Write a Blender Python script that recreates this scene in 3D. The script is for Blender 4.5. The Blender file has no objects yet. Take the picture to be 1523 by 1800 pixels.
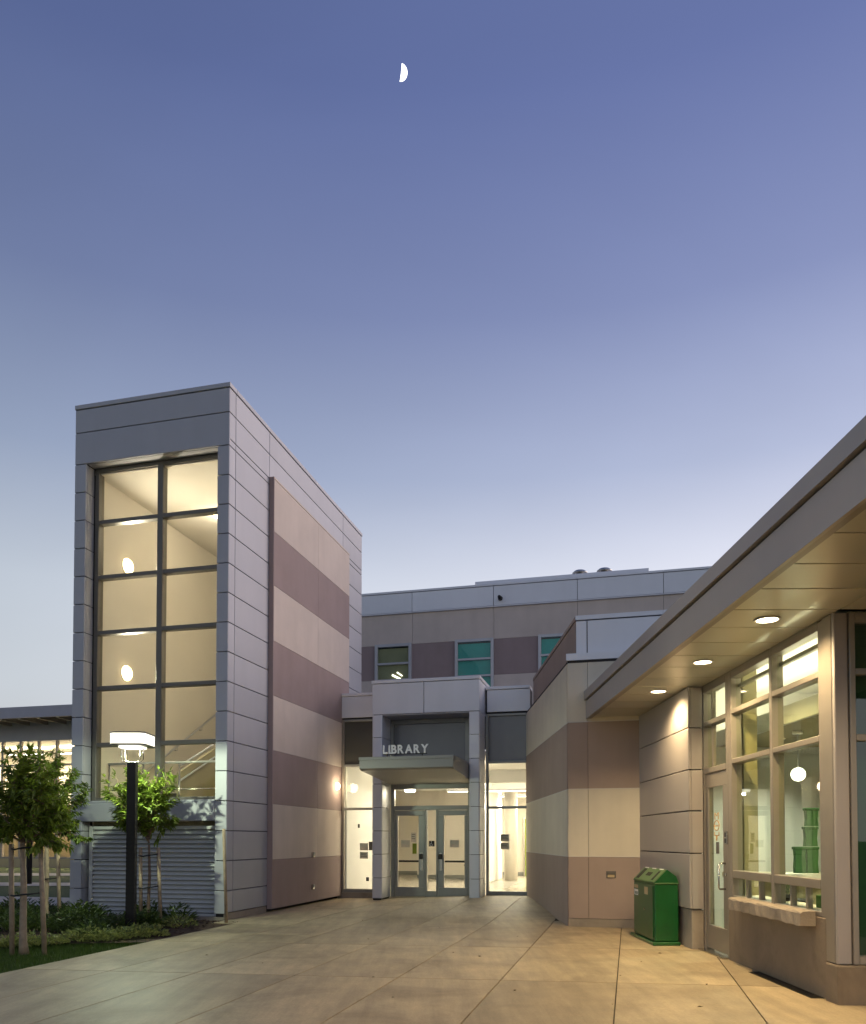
import bpy, bmesh, math, random
from mathutils import Vector, Matrix
random.seed(7)
R = math.radians
scene = bpy.context.scene
COL = scene.collection

# ------------------------------------------------------------------ camera
cam_d = bpy.data.cameras.new("camera")
cam = bpy.data.objects.new("camera", cam_d); COL.objects.link(cam)
cam.location = (0, 0, 1.38)
cam.rotation_euler = (R(90 + 1.6), 0, 0)
cam_d.sensor_fit = 'HORIZONTAL'; cam_d.sensor_width = 36.0
cam_d.lens = 36.0 * 1380 / 1523
cam_d.shift_y = 0.3529
cam_d.clip_start = 0.05; cam_d.clip_end = 9000
scene.camera = cam

# ------------------------------------------------------------------ sky and sun (dusk)
SUN_AZ = R(72)      # compass angle from +Y towards +X of the after-glow
world = bpy.data.worlds.new("World"); scene.world = world; world.use_nodes = True
wn = world.node_tree; wn.nodes.clear()
def wnode(t): return wn.nodes.new(t)
w_out = wnode('ShaderNodeOutputWorld'); w_bg = wnode('ShaderNodeBackground')
sky = wnode('ShaderNodeTexSky'); sky.sky_type = 'NISHITA'; sky.sun_disc = False
sky.sun_elevation = R(1.5); sky.sun_rotation = SUN_AZ
sky.altitude = 30; sky.air_density = 1.0; sky.dust_density = 1.2; sky.ozone_density = 2.5
w_geo = wnode('ShaderNodeNewGeometry'); w_sep = wnode('ShaderNodeSeparateXYZ')
w_neg = wnode('ShaderNodeVectorMath'); w_neg.operation = 'SCALE'; w_neg.inputs['Scale'].default_value = -1
wn.links.new(w_geo.outputs['Incoming'], w_neg.inputs[0]); wn.links.new(w_neg.outputs[0], w_sep.inputs[0])
ramp = wnode('ShaderNodeValToRGB')
wn.links.new(w_sep.outputs['Z'], ramp.inputs['Fac'])
el = ramp.color_ramp.elements
stops = [(0.0, (.94, .88, .85)), (0.17, (.86, .90, .95)), (0.29, (.74, .80, .895)), (0.42, (.405, .48, .66)),
         (0.56, (.215, .270, .475)), (0.70, (.128, .174, .38)), (1.0, (.085, .127, .30))]
el[0].position = stops[0][0]; el[0].color = (*stops[0][1], 1)
el[1].position = stops[-1][0]; el[1].color = (*stops[-1][1], 1)
for p, c in stops[1:-1]:
    e = el.new(p); e.color = (*c, 1)
# after-glow: a broad smooth brightening towards the set sun
w_dot = wnode('ShaderNodeVectorMath'); w_dot.operation = 'DOT_PRODUCT'
w_dot.inputs[1].default_value = (math.sin(SUN_AZ) * .98, math.cos(SUN_AZ) * .98, .17)
wn.links.new(w_neg.outputs[0], w_dot.inputs[0])
w_map = wnode('ShaderNodeMapRange'); w_map.inputs['From Min'].default_value = -.35; w_map.inputs['From Max'].default_value = 1
w_map.inputs['To Min'].default_value = .68; w_map.inputs['To Max'].default_value = 1.40
wn.links.new(w_dot.outputs['Value'], w_map.inputs['Value'])
w_mul = wnode('ShaderNodeMixRGB'); w_mul.blend_type = 'MULTIPLY'; w_mul.inputs['Fac'].default_value = 1
w_tint = wnode('ShaderNodeMixRGB'); w_tint.inputs['Color1'].default_value = (.95, 1.0, 1.03, 1); w_tint.inputs['Color2'].default_value = (1.09, .985, .965, 1)
w_t = wnode('ShaderNodeMapRange'); w_t.inputs['From Min'].default_value = -.4; w_t.inputs['From Max'].default_value = 1
wn.links.new(w_dot.outputs['Value'], w_t.inputs['Value']); wn.links.new(w_t.outputs[0], w_tint.inputs['Fac'])
w_tm = wnode('ShaderNodeVectorMath'); w_tm.operation = 'SCALE'
wn.links.new(w_tint.outputs['Color'], w_tm.inputs[0]); wn.links.new(w_map.outputs[0], w_tm.inputs['Scale'])
wn.links.new(ramp.outputs['Color'], w_mul.inputs['Color1']); wn.links.new(w_tm.outputs[0], w_mul.inputs['Color2'])
# a share of the physical sky on top
w_sk = wnode('ShaderNodeVectorMath'); w_sk.operation = 'SCALE'; w_sk.inputs['Scale'].default_value = 0.07
wn.links.new(sky.outputs['Color'], w_sk.inputs[0])
w_mix = wnode('ShaderNodeMixRGB'); w_mix.blend_type = 'MIX'; w_mix.inputs['Fac'].default_value = .2
wn.links.new(w_mul.outputs['Color'], w_mix.inputs['Color1']); wn.links.new(w_sk.outputs[0], w_mix.inputs['Color2'])
w_mp = wnode('ShaderNodeMapping'); w_mp.inputs['Rotation'].default_value = (.3, .5, .6); w_mp.inputs['Scale'].default_value = (.7, 3.2, 2.2)
w_nz = wnode('ShaderNodeTexNoise'); w_nz.inputs['Scale'].default_value = 1.6; w_nz.inputs['Detail'].default_value = 5; w_nz.inputs['Distortion'].default_value = .4
wn.links.new(w_neg.outputs[0], w_mp.inputs['Vector']); wn.links.new(w_mp.outputs[0], w_nz.inputs['Vector'])
w_hz = wnode('ShaderNodeMapRange'); w_hz.inputs['From Min'].default_value = .3; w_hz.inputs['From Max'].default_value = .7
w_hz.inputs['To Min'].default_value = .955; w_hz.inputs['To Max'].default_value = 1.05
wn.links.new(w_nz.outputs['Fac'], w_hz.inputs['Value'])
w_m3 = wnode('ShaderNodeVectorMath'); w_m3.operation = 'SCALE'
wn.links.new(w_mix.outputs['Color'], w_m3.inputs[0]); wn.links.new(w_hz.outputs[0], w_m3.inputs['Scale'])
wn.links.new(w_m3.outputs[0], w_bg.inputs['Color']); w_bg.inputs['Strength'].default_value = 1.0
wn.links.new(w_bg.outputs['Background'], w_out.inputs['Surface'])

sun_d = bpy.data.lights.new("sun", 'SUN'); sun_d.energy = 1.5; sun_d.angle = R(40); sun_d.color = (1.0, .82, .74)
sun = bpy.data.objects.new("sun", sun_d); COL.objects.link(sun)
sun_el = R(14); sa = SUN_AZ
sdir = Vector((math.sin(sa) * math.cos(sun_el), math.cos(sa) * math.cos(sun_el), math.sin(sun_el)))
sun.rotation_euler = sdir.to_track_quat('Z', 'Y').to_euler()
sun.location = (30, 10, 20)

vs = scene.view_settings
vs.view_transform = 'Standard'; vs.look = 'None'; vs.exposure = 0.15; vs.gamma = 1.0; vs.use_curve_mapping = False

# ------------------------------------------------------------------ materials
MATS = {}
def new_mat(name):
    m = bpy.data.materials.new(name); m.use_nodes = True
    nt = m.node_tree
    return m, nt, nt.nodes['Principled BSDF']
def surf(name, col, rough=.6, metal=0., var=.06, scale=3., bump=0., bscale=60., objvar=.0, spec=.5, stain=0., stain_col=None, stain_scale=.8, coat=0., spots=0., streak=0., drag=0.):
    """a procedural surface: colour noise, fine bump, stains with a shape of their own, per-piece variation"""
    if name in MATS: return MATS[name]
    m, nt, b = new_mat(name); N, Lk = nt.nodes, nt.links
    b.inputs['Roughness'].default_value = rough; b.inputs['Metallic'].default_value = metal
    b.inputs['Specular IOR Level'].default_value = spec
    if coat: b.inputs['Coat Weight'].default_value = coat
    tc = N.new('ShaderNodeTexCoord'); oi = N.new('ShaderNodeObjectInfo')
    off = N.new('ShaderNodeVectorMath'); off.operation = 'ADD'
    sc = N.new('ShaderNodeVectorMath'); sc.operation = 'SCALE'
    cmb = N.new('ShaderNodeCombineXYZ')
    for i in range(3): Lk.new(oi.outputs['Random'], cmb.inputs[i])
    Lk.new(cmb.outputs[0], sc.inputs[0]); sc.inputs['Scale'].default_value = 37.
    Lk.new(tc.outputs['Object'], off.inputs[0]); Lk.new(sc.outputs[0], off.inputs[1])
    nz = N.new('ShaderNodeTexNoise'); nz.inputs['Scale'].default_value = scale; nz.inputs['Detail'].default_value = 6
    nz.inputs['Roughness'].default_value = .6
    Lk.new(off.outputs[0], nz.inputs['Vector'])
    mr = N.new('ShaderNodeMapRange'); mr.inputs['From Min'].default_value = .3; mr.inputs['From Max'].default_value = .7
    mr.inputs['To Min'].default_value = 1 - var; mr.inputs['To Max'].default_value = 1 + var
    Lk.new(nz.outputs['Fac'], mr.inputs['Value'])
    val = mr.outputs[0]
    if objvar:
        mo = N.new('ShaderNodeMapRange'); mo.inputs['To Min'].default_value = 1 - objvar; mo.inputs['To Max'].default_value = 1 + objvar
        Lk.new(oi.outputs['Random'], mo.inputs['Value'])
        mm = N.new('ShaderNodeMath'); mm.operation = 'MULTIPLY'
        Lk.new(val, mm.inputs[0]); Lk.new(mo.outputs[0], mm.inputs[1]); val = mm.outputs[0]
    mul = N.new('ShaderNodeVectorMath'); mul.operation = 'SCALE'; mul.inputs[0].default_value = col
    Lk.new(val, mul.inputs['Scale']); colo = mul.outputs[0]
    if stain:
        ns = N.new('ShaderNodeTexNoise'); ns.inputs['Scale'].default_value = stain_scale; ns.inputs['Detail'].default_value = 8
        ns.inputs['Roughness'].default_value = .65; ns.inputs['Distortion'].default_value = .6
        Lk.new(off.outputs[0], ns.inputs['Vector'])
        ms = N.new('ShaderNodeMapRange'); ms.inputs['From Min'].default_value = .5; ms.inputs['From Max'].default_value = .72
        ms.inputs['To Min'].default_value = 0; ms.inputs['To Max'].default_value = stain
        Lk.new(ns.outputs['Fac'], ms.inputs['Value'])
        mx = N.new('ShaderNodeMixRGB'); Lk.new(ms.outputs[0], mx.inputs['Fac']); Lk.new(colo, mx.inputs['Color1'])
        mx.inputs['Color2'].default_value = (*(stain_col or tuple(c * .5 for c in col)), 1); colo = mx.outputs['Color']
    if streak:      # faint run-off marks
        mp = N.new('ShaderNodeMapping'); mp.inputs['Scale'].default_value = (3.2, 3.2, .22); Lk.new(off.outputs[0], mp.inputs['Vector'])
        nk = N.new('ShaderNodeTexNoise'); nk.inputs['Scale'].default_value = 1.; nk.inputs['Detail'].default_value = 5; Lk.new(mp.outputs[0], nk.inputs['Vector'])
        mk = N.new('ShaderNodeMapRange'); mk.inputs['From Min'].default_value = .42; mk.inputs['From Max'].default_value = .75
        mk.inputs['To Min'].default_value = 0; mk.inputs['To Max'].default_value = streak; Lk.new(nk.outputs['Fac'], mk.inputs['Value'])
        mkx = N.new('ShaderNodeMixRGB'); Lk.new(mk.outputs[0], mkx.inputs['Fac']); Lk.new(colo, mkx.inputs['Color1'])
        mkx.inputs['Color2'].default_value = (*(c * .45 for c in col), 1); colo = mkx.outputs['Color']
    if drag:      # wear and broom marks along the walking direction
        mp = N.new('ShaderNodeMapping'); mp.inputs['Rotation'].default_value = (0, 0, R(14)); mp.inputs['Scale'].default_value = (5.5, .55, 1.)
        Lk.new(off.outputs[0], mp.inputs['Vector'])
        nk = N.new('ShaderNodeTexNoise'); nk.inputs['Scale'].default_value = 1.; nk.inputs['Detail'].default_value = 7; nk.inputs['Roughness'].default_value = .7; Lk.new(mp.outputs[0], nk.inputs['Vector'])
        mk = N.new('ShaderNodeMapRange'); mk.inputs['From Min'].default_value = .35; mk.inputs['From Max'].default_value = .7
        mk.inputs['To Min'].default_value = 1 - drag; mk.inputs['To Max'].default_value = 1 + drag; Lk.new(nk.outputs['Fac'], mk.inputs['Value'])
        n2 = N.new('ShaderNodeTexNoise'); n2.inputs['Scale'].default_value = 55.; n2.inputs['Detail'].default_value = 3; Lk.new(off.outputs[0], n2.inputs['Vector'])
        mk2 = N.new('ShaderNodeMapRange'); mk2.inputs['From Min'].default_value = .3; mk2.inputs['From Max'].default_value = .7
        mk2.inputs['To Min'].default_value = 1 - drag * .5; mk2.inputs['To Max'].default_value = 1 + drag * .5; Lk.new(n2.outputs['Fac'], mk2.inputs['Value'])
        mm2 = N.new('ShaderNodeMath'); mm2.operation = 'MULTIPLY'; Lk.new(mk.outputs[0], mm2.inputs[0]); Lk.new(mk2.outputs[0], mm2.inputs[1])
        sc2 = N.new('ShaderNodeVectorMath'); sc2.operation = 'SCALE'; Lk.new(colo, sc2.inputs[0]); Lk.new(mm2.outputs[0], sc2.inputs['Scale']); colo = sc2.outputs[0]
    if spots:      # dropped gum and oil spots
        vo = N.new('ShaderNodeTexVoronoi'); vo.inputs['Scale'].default_value = 1.7; Lk.new(off.outputs[0], vo.inputs['Vector'])
        vs2 = N.new('ShaderNodeMapRange'); vs2.inputs['From Min'].default_value = .018; vs2.inputs['From Max'].default_value = .032
        vs2.inputs['To Min'].default_value = spots; vs2.inputs['To Max'].default_value = 0; Lk.new(vo.outputs['Distance'], vs2.inputs['Value'])
        mg = N.new('ShaderNodeMixRGB'); Lk.new(vs2.outputs[0], mg.inputs['Fac']); Lk.new(colo, mg.inputs['Color1'])
        mg.inputs['Color2'].default_value = (.04, .032, .022, 1); colo = mg.outputs['Color']
    Lk.new(colo, b.inputs['Base Color'])
    rr = N.new('ShaderNodeMapRange'); rr.inputs['To Min'].default_value = max(.02, rough - .07); rr.inputs['To Max'].default_value = min(1, rough + .07)
    Lk.new(nz.outputs['Fac'], rr.inputs['Value']); Lk.new(rr.outputs[0], b.inputs['Roughness'])
    if bump:
        nb = N.new('ShaderNodeTexNoise'); nb.inputs['Scale'].default_value = bscale; nb.inputs['Detail'].default_value = 4
        Lk.new(tc.outputs['Object'], nb.inputs['Vector'])
        bp = N.new('ShaderNodeBump'); bp.inputs['Strength'].default_value = bump; bp.inputs['Distance'].default_value = .01
        Lk.new(nb.outputs['Fac'], bp.inputs['Height']); Lk.new(bp.outputs[0], b.inputs['Normal'])
    MATS[name] = m; return m
def emit(name, col, strength):
    if name in MATS: return MATS[name]
    m = bpy.data.materials.new(name); m.use_nodes = True; nt = m.node_tree; nt.nodes.clear()
    o = nt.nodes.new('ShaderNodeOutputMaterial'); e = nt.nodes.new('ShaderNodeEmission')
    e.inputs['Color'].default_value = (*col, 1); e.inputs['Strength'].default_value = strength
    nt.links.new(e.outputs[0], o.inputs['Surface']); MATS[name] = m; return m
def glass(name, tint=(.9, .93, .9), refl=1.0, wav=.0):
    m = bpy.data.materials.new(name); m.use_nodes = True; nt = m.node_tree; nt.nodes.clear(); N, Lk = nt.nodes, nt.links
    o = N.new('ShaderNodeOutputMaterial'); t = N.new('ShaderNodeBsdfTransparent'); g = N.new('ShaderNodeBsdfGlossy')
    t.inputs['Color'].default_value = (*tint, 1); g.inputs['Roughness'].default_value = .015; g.inputs['Color'].default_value = (.95, .97, .96, 1)
    fr = N.new('ShaderNodeFresnel'); fr.inputs['IOR'].default_value = 1.5
    mt = N.new('ShaderNodeMath'); mt.operation = 'MULTIPLY'; mt.inputs[1].default_value = refl
    mx = N.new('ShaderNodeMixShader')
    if wav:
        tc = N.new('ShaderNodeTexCoord'); nb = N.new('ShaderNodeTexNoise'); nb.inputs['Scale'].default_value = 1.3
        Lk.new(tc.outputs['Object'], nb.inputs['Vector'])
        bp = N.new('ShaderNodeBump'); bp.inputs['Strength'].default_value = wav; bp.inputs['Distance'].default_value = .02
        Lk.new(nb.outputs['Fac'], bp.inputs['Height']); Lk.new(bp.outputs[0], g.inputs['Normal'])
    # only the outer face of a pane mirrors (the inner face would give total internal reflection)
    ge = N.new('ShaderNodeNewGeometry'); iv = N.new('ShaderNodeMath'); iv.operation = 'SUBTRACT'; iv.inputs[0].default_value = 1
    m2 = N.new('ShaderNodeMath'); m2.operation = 'MULTIPLY'
    Lk.new(ge.outputs['Backfacing'], iv.inputs[1]); Lk.new(iv.outputs[0], m2.inputs[1])
    Lk.new(fr.outputs[0], mt.inputs[0]); Lk.new(mt.outputs[0], m2.inputs[0]); Lk.new(m2.outputs[0], mx.inputs['Fac'])
    Lk.new(t.outputs[0], mx.inputs[1]); Lk.new(g.outputs[0], mx.inputs[2]); Lk.new(mx.outputs[0], o.inputs['Surface'])
    MATS[name] = m; return m
def leafmat(name, col, trans=.35, var=.35):
    m, nt, b = new_mat(name); N, Lk = nt.nodes, nt.links
    b.inputs['Roughness'].default_value = .45
    tc = N.new('ShaderNodeTexCoord'); nz = N.new('ShaderNodeTexNoise'); nz.inputs['Scale'].default_value = 9.; nz.inputs['Detail'].default_value = 5
    Lk.new(tc.outputs['Object'], nz.inputs['Vector'])
    rp = N.new('ShaderNodeValToRGB'); rp.color_ramp.elements[0].position = .3; rp.color_ramp.elements[1].position = .7
    rp.color_ramp.elements[0].color = (*(c * (1 - var) for c in col), 1)
    rp.color_ramp.elements[1].color = (col[0] * (1 + var) * 1.25, col[1] * (1 + var), col[2] * (1 + var * .4), 1)
    Lk.new(nz.outputs['Fac'], rp.inputs['Fac']); Lk.new(rp.outputs['Color'], b.inputs['Base Color'])
    tr = N.new('ShaderNodeBsdfTranslucent'); Lk.new(rp.outputs['Color'], tr.inputs['Color'])
    mx = N.new('ShaderNodeMixShader'); mx.inputs['Fac'].default_value = trans
    Lk.new(b.outputs[0], mx.inputs[1]); Lk.new(tr.outputs[0], mx.inputs[2])
    Lk.new(mx.outputs[0], nt.nodes['Material Output'].inputs['Surface']); MATS[name] = m; return m

M_PANEL = surf('metal_panel', (.46, .462, .495), rough=.68, metal=.4, var=.03, scale=1.2, objvar=.035, bump=.02, bscale=2.5, streak=.07)
M_PANELW = surf('pale_metal_panel', (.74, .745, .78), rough=.5, metal=.3, var=.03, scale=1.2, objvar=.03, bump=.02, bscale=2.5, streak=.07)
M_PAVPAN = surf('taupe_metal_panel', (.36, .325, .31), rough=.42, metal=.2, var=.03, scale=1.5, objvar=.03, bump=.02, bscale=2.5, streak=.07)
M_CORE = surf('joint_backing', (.035, .033, .035), rough=.8)
M_TAN = surf('tan_cement_board', (.62, .53, .465), rough=.82, var=.05, scale=1.6, bump=.10, bscale=90, stain=.12, stain_scale=.9, objvar=.02, streak=.13)
M_BRN = surf('brown_cement_board', (.33, .25, .238), rough=.82, var=.06, scale=1.6, bump=.10, bscale=90, stain=.12, stain_scale=.9, objvar=.02, streak=.13)
M_TAN2 = surf('sand_stucco', (.65, .59, .48), rough=.85, var=.05, scale=1.4, bump=.16, bscale=120, stain=.12, objvar=.02, streak=.13)
M_BRN2 = surf('brown_stucco', (.36, .28, .238), rough=.85, var=.05, scale=1.4, bump=.16, bscale=120, stain=.12, objvar=.02, streak=.13)
M_STRIP = surf('pale_reveal', (.6, .56, .5), rough=.6)
M_MULL = surf('bronze_mullion', (.135, .125, .108), rough=.42, metal=.3, var=.05, scale=6)
M_GREY = surf('grey_frame', (.27, .275, .26), rough=.4, metal=.4, var=.05, scale=6)
M_CHAMP = surf('champagne_frame', (.29, .258, .222), rough=.38, metal=.45, var=.04, scale=6)
M_LIGHTFR = surf('pale_window_frame', (.50, .50, .52), rough=.4, metal=.3, var=.04, scale=6)
M_CONC = surf('concrete', (.30, .255, .205), rough=.85, var=.12, scale=2.2, bump=.25, bscale=70, stain=.5, stain_col=(.13, .105, .08), stain_scale=1.3)
M_CONCD = surf('dark_concrete', (.20, .155, .11), rough=.8, var=.16, scale=1.6, bump=.2, bscale=60, stain=.6, stain_col=(.10, .075, .05), stain_scale=1.6, streak=.2)
M_LEDGE = surf('ledge_concrete', (.29, .24, .185), rough=.85, var=.15, scale=4, bump=.4, bscale=50, stain=.5, stain_scale=2.5)
M_SLAB = surf('pavement_concrete', (.35, .275, .167), rough=.52, var=.16, scale=3.0, bump=.2, bscale=110, objvar=.17, stain=.8, stain_col=(.19, .145, .085), stain_scale=1.0, spots=.9, drag=.2)
M_JOINT = surf('joint_dirt', (.055, .042, .022), rough=.95, var=.2, scale=8)
M_CREAM = surf('cream_plaster', (.74, .69, .60), rough=.8, var=.02, scale=2, bump=.05, bscale=90)
M_WHITE = surf('white_plaster', (.80, .79, .76), rough=.75, var=.02, scale=2, bump=.04, bscale=90)
M_OLIVE = surf('olive_ceiling', (.34, .30, .17), rough=.7, var=.04)
M_FLOOR = surf('terrazzo_floor', (.55, .50, .42), rough=.16, var=.08, scale=20)
M_SPAND = surf('spandrel_glass', (.075, .074, .062), rough=.12, var=.05, scale=1.5, spec=.6)
M_SPANDB = surf('grey_spandrel_glass', (.155, .16, .17), rough=.12, var=.05, scale=1.5, spec=.6)
M_TEAL = surf('teal_blind', (.045, .46, .39), rough=.7, var=.1, scale=2)
M_LOUV = surf('louver_metal', (.55, .56, .55), rough=.5, metal=.05, var=.05, scale=5)
M_DARK = surf('black_metal', (.018, .016, .014), rough=.4, metal=.4, var=.1, scale=8)
M_STEEL = surf('brushed_steel', (.55, .53, .49), rough=.25, metal=1., var=.05, scale=14)
M_COLP = surf('column_paint', (.55, .52, .46), rough=.35, var=.03)
M_CANO = surf('canopy_metal', (.27, .265, .25), rough=.45, metal=.3, var=.04, scale=2)
M_WOOD = surf('stake_wood', (.33, .25, .165), rough=.8, var=.22, scale=14, bump=.2, bscale=60)
M_BARK = surf('bark', (.17, .115, .075), rough=.85, var=.3, scale=18, bump=.5, bscale=40)
M_RUBBER = surf('black_rubber', (.015, .015, .014), rough=.7)
M_GREENB = surf('green_bin_paint', (.005, .095, .018), rough=.33, var=.12, scale=4, coat=.2, bump=.03, bscale=5, stain=.45, stain_col=(.012, .03, .012), stain_scale=3.5)
M_GREENL = surf('light_green_bin_paint', (.06, .13, .04), rough=.4, var=.05, scale=4)
M_BAG = surf('green_canvas', (.03, .115, .015), rough=.85, var=.15, scale=10, bump=.2)
M_INK = surf('ink', (.10, .10, .09), rough=.8)
M_LIME = surf('lime_paint', (.26, .34, .02), rough=.6, var=.05)
M_WSIGN = surf('white_sign_paint', (.86, .85, .83), rough=.45, var=.03)
M_ORANGE = surf('orange_decal', (.55, .27, .06), rough=.5)
M_SOIL = surf('bark_mulch', (.075, .045, .028), rough=.95, var=.35, scale=22, bump=.8, bscale=45)
M_LAWN = surf('lawn_ground', (.055, .085, .018), rough=.95, var=.3, scale=14, bump=.5, bscale=60)
M_PATH = surf('far_path_concrete', (.46, .42, .36), rough=.8, var=.08, scale=1.5)
M_ROOF = surf('roof_membrane', (.22, .22, .23), rough=.7, var=.1)
M_FARWALL = surf('far_wall_plaster', (.48, .38, .22), rough=.8, var=.06)
M_SLATE = surf('slate_fascia', (.36, .355, .40), rough=.5, var=.04)
M_GREENDARK = surf('reflection_green', (.022, .10, .035), rough=.5, var=.1, scale=1)  # colour of the reflected landscape behind the cafe end window
G_CLEAR = glass('clear_glass', (.97, .98, .965), .9, wav=.02)
G_TOWER = glass('tower_glass', (.955, .945, .895), .9, wav=.03)
G_CAFE = glass('cafe_glass', (.935, .965, .87), 1.0, wav=.02)
G_TEAL = glass('upper_window_glass', (.86, .93, .92), 1.1, wav=.04)
G_REFL = glass('reflective_glass', (.72, .80, .72), 2.2, wav=.05)
E_WARM = emit('warm_lens', (1., .78, .45), 9.)
E_SOFF = emit('downlight_lens', (1., .80, .50), 14.)
E_POST = emit('post_lamp_lens', (1., .96, .80), 1.7)
E_LIN = emit('linear_tube', (1., .93, .74), 4.)
E_GLOBE = emit('globe_glow', (1., .95, .85), 5.)
E_MOON = emit('moonlit_rock', (1., .985, .95), 2.5)
M_PAPER = leafmat('grey_paper', (.42, .47, .45), trans=.55, var=.06)
L_TREE = leafmat('tree_leaf', (.14, .225, .03))
L_TREE2 = leafmat('dark_tree_leaf', (.095, .165, .024))
L_SHRUB = leafmat('shrub_leaf', (.065, .115, .028))
L_VARIEG = leafmat('variegated_leaf', (.22, .28, .10))
L_GRASS = leafmat('grass_blade', (.055, .115, .014), trans=.25)

# ------------------------------------------------------------------ frames and helpers
ANG = R(-14)          # the library is turned 14 degrees against the cafe
CA, SA = math.cos(R(14)), math.sin(R(14))
def UV(u, v, z=0): return Vector((u * CA + v * SA, -u * SA + v * CA, z))
ABS = {}
def put(o, par, at):
    """place o at the frame position `at` under par"""
    COL.objects.link(o)
    if par is not None:
        o.parent = par; o.location = Vector(at) - ABS[par]
    else:
        o.location = at
    ABS[o] = Vector(at)
    return o
def thing(name, label, cat, at=(0, 0, 0), lib=False, group=None, rot=None):
    """Empty at the base of a thing. lib=True: the coordinates of it and its parts are library (u, v, z)"""
    o = bpy.data.objects.new(name, None); COL.objects.link(o); o.empty_display_size = .2
    if lib: o.location = UV(*at); o.rotation_euler = (0, 0, ANG)
    else: o.location = at
    if rot is not None: o.rotation_euler = (0, 0, rot)
    ABS[o] = Vector(at)
    o['label'] = label; o['category'] = cat
    if group: o['group'] = group
    return o
def tag(o, label, cat, group=None):
    o['label'] = label; o['category'] = cat
    if group: o['group'] = group
    return o
def structure(o): o['kind'] = 'structure'; return o
def stuff(o): o['kind'] = 'stuff'; return o
MESH = {}
def boxmesh(name, dx, dy, dz, mat, bev):
    key = (round(dx, 4), round(dy, 4), round(dz, 4), mat.name, bev)
    if key in MESH: return MESH[key]
    bm = bmesh.new(); bmesh.ops.create_cube(bm, size=1)
    bmesh.ops.scale(bm, vec=(dx, dy, dz), verts=bm.verts)
    b = min(bev, .3 * min(dx, dy, dz))
    if b > 0: bmesh.ops.bevel(bm, geom=bm.edges[:], offset=b, segments=1, affect='EDGES')
    me = bpy.data.meshes.new(name); bm.to_mesh(me); bm.free(); me.materials.append(mat)
    MESH[key] = me; return me
def box(name, par, mat, a0, a1, b0, b1, z0, z1, bev=.004):
    a0, a1 = min(a0, a1), max(a0, a1); b0, b1 = min(b0, b1), max(b0, b1); z0, z1 = min(z0, z1), max(z0, z1)
    o = bpy.data.objects.new(name, boxmesh(name, a1 - a0, b1 - b0, z1 - z0, mat, bev))
    return put(o, par, ((a0 + a1) / 2, (b0 + b1) / 2, (z0 + z1) / 2))
def meshobj(name, par, mat, verts, faces, at=None, smooth=False):
    if at is None:
        n = len(verts); at = tuple(sum(v[i] for v in verts) / n for i in range(3))
    me = bpy.data.meshes.new(name)
    me.from_pydata([tuple(v[i] - at[i] for i in range(3)) for v in verts], [], faces)
    me.materials.append(mat)
    if smooth:
        for p in me.polygons: p.use_smooth = True
    me.update()
    o = bpy.data.objects.new(name, me)
    return put(o, par, at)
def fix_normals(o):
    bm = bmesh.new(); bm.from_mesh(o.data); bmesh.ops.recalc_face_normals(bm, faces=bm.faces); bm.to_mesh(o.data); bm.free(); return o
def prism(name, par, mat, poly, z0, z1, at=None):
    n = len(poly)
    vs_ = [(x, y, z0) for x, y in poly] + [(x, y, z1) for x, y in poly]
    fs = [tuple(range(n - 1, -1, -1)), tuple(range(n, 2 * n))] + [(i, (i + 1) % n, n + (i + 1) % n, n + i) for i in range(n)]
    return fix_normals(meshobj(name, par, mat, vs_, fs, at))
def ringpts(c, ax, r, n):
    ax = Vector(ax).normalized()
    t = Vector((0, 0, 1)) if abs(ax.z) < .9 else Vector((1, 0, 0))
    e1 = ax.cross(t).normalized(); e2 = ax.cross(e1)
    return [Vector(c) + r * (math.cos(2 * math.pi * i / n) * e1 + math.sin(2 * math.pi * i / n) * e2) for i in range(n)]
def tube_geo(path, radii, n=8):
    vs_, fs = [], []
    path = [Vector(p) for p in path]
    for i, p in enumerate(path):
        ax = (path[min(i + 1, len(path) - 1)] - path[max(i - 1, 0)])
        r = radii[i] if isinstance(radii, (list, tuple)) else radii
        vs_ += ringpts(p, ax, r, n)
    for i in range(len(path) - 1):
        for k in range(n):
            a, b = i * n + k, i * n + (k + 1) % n
            fs.append((a, b, b + n, a + n))
    fs.append(tuple(range(n - 1, -1, -1))); fs.append(tuple(range(len(vs_) - n, len(vs_))))
    return vs_, fs
def tube(name, par, mat, path, radii, n=8, at=None, smooth=True):
    v, f = tube_geo(path, radii, n)
    o = fix_normals(meshobj(name, par, mat, v, f, at))
    if smooth:
        for p in o.data.polygons: p.use_smooth = len(p.vertices) == 4
    return o
def lathe(name, par, mat, c, prof, n=24, axis='z', at=None):
    """profile (r, h) turned round an axis through c"""
    vs_, fs = [], []
    for r, h in prof:
        for k in range(n):
            a = 2 * math.pi * k / n; p = (r * math.cos(a), r * math.sin(a), h)
            if axis == 'x': p = (h, r * math.cos(a), r * math.sin(a))
            if axis == 'y': p = (r * math.cos(a), h, r * math.sin(a))
            vs_.append((c[0] + p[0], c[1] + p[1], c[2] + p[2]))
    for i in range(len(prof) - 1):
        for k in range(n):
            a, b = i * n + k, i * n + (k + 1) % n
            fs.append((a, b, b + n, a + n))
    fs.append(tuple(range(n))); fs.append(tuple(range(len(vs_) - n, len(vs_))))
    o = fix_normals(meshobj(name, par, mat, vs_, fs, at or c))
    for p in o.data.polygons: p.use_smooth = len(p.vertices) == 4
    return o
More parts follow.
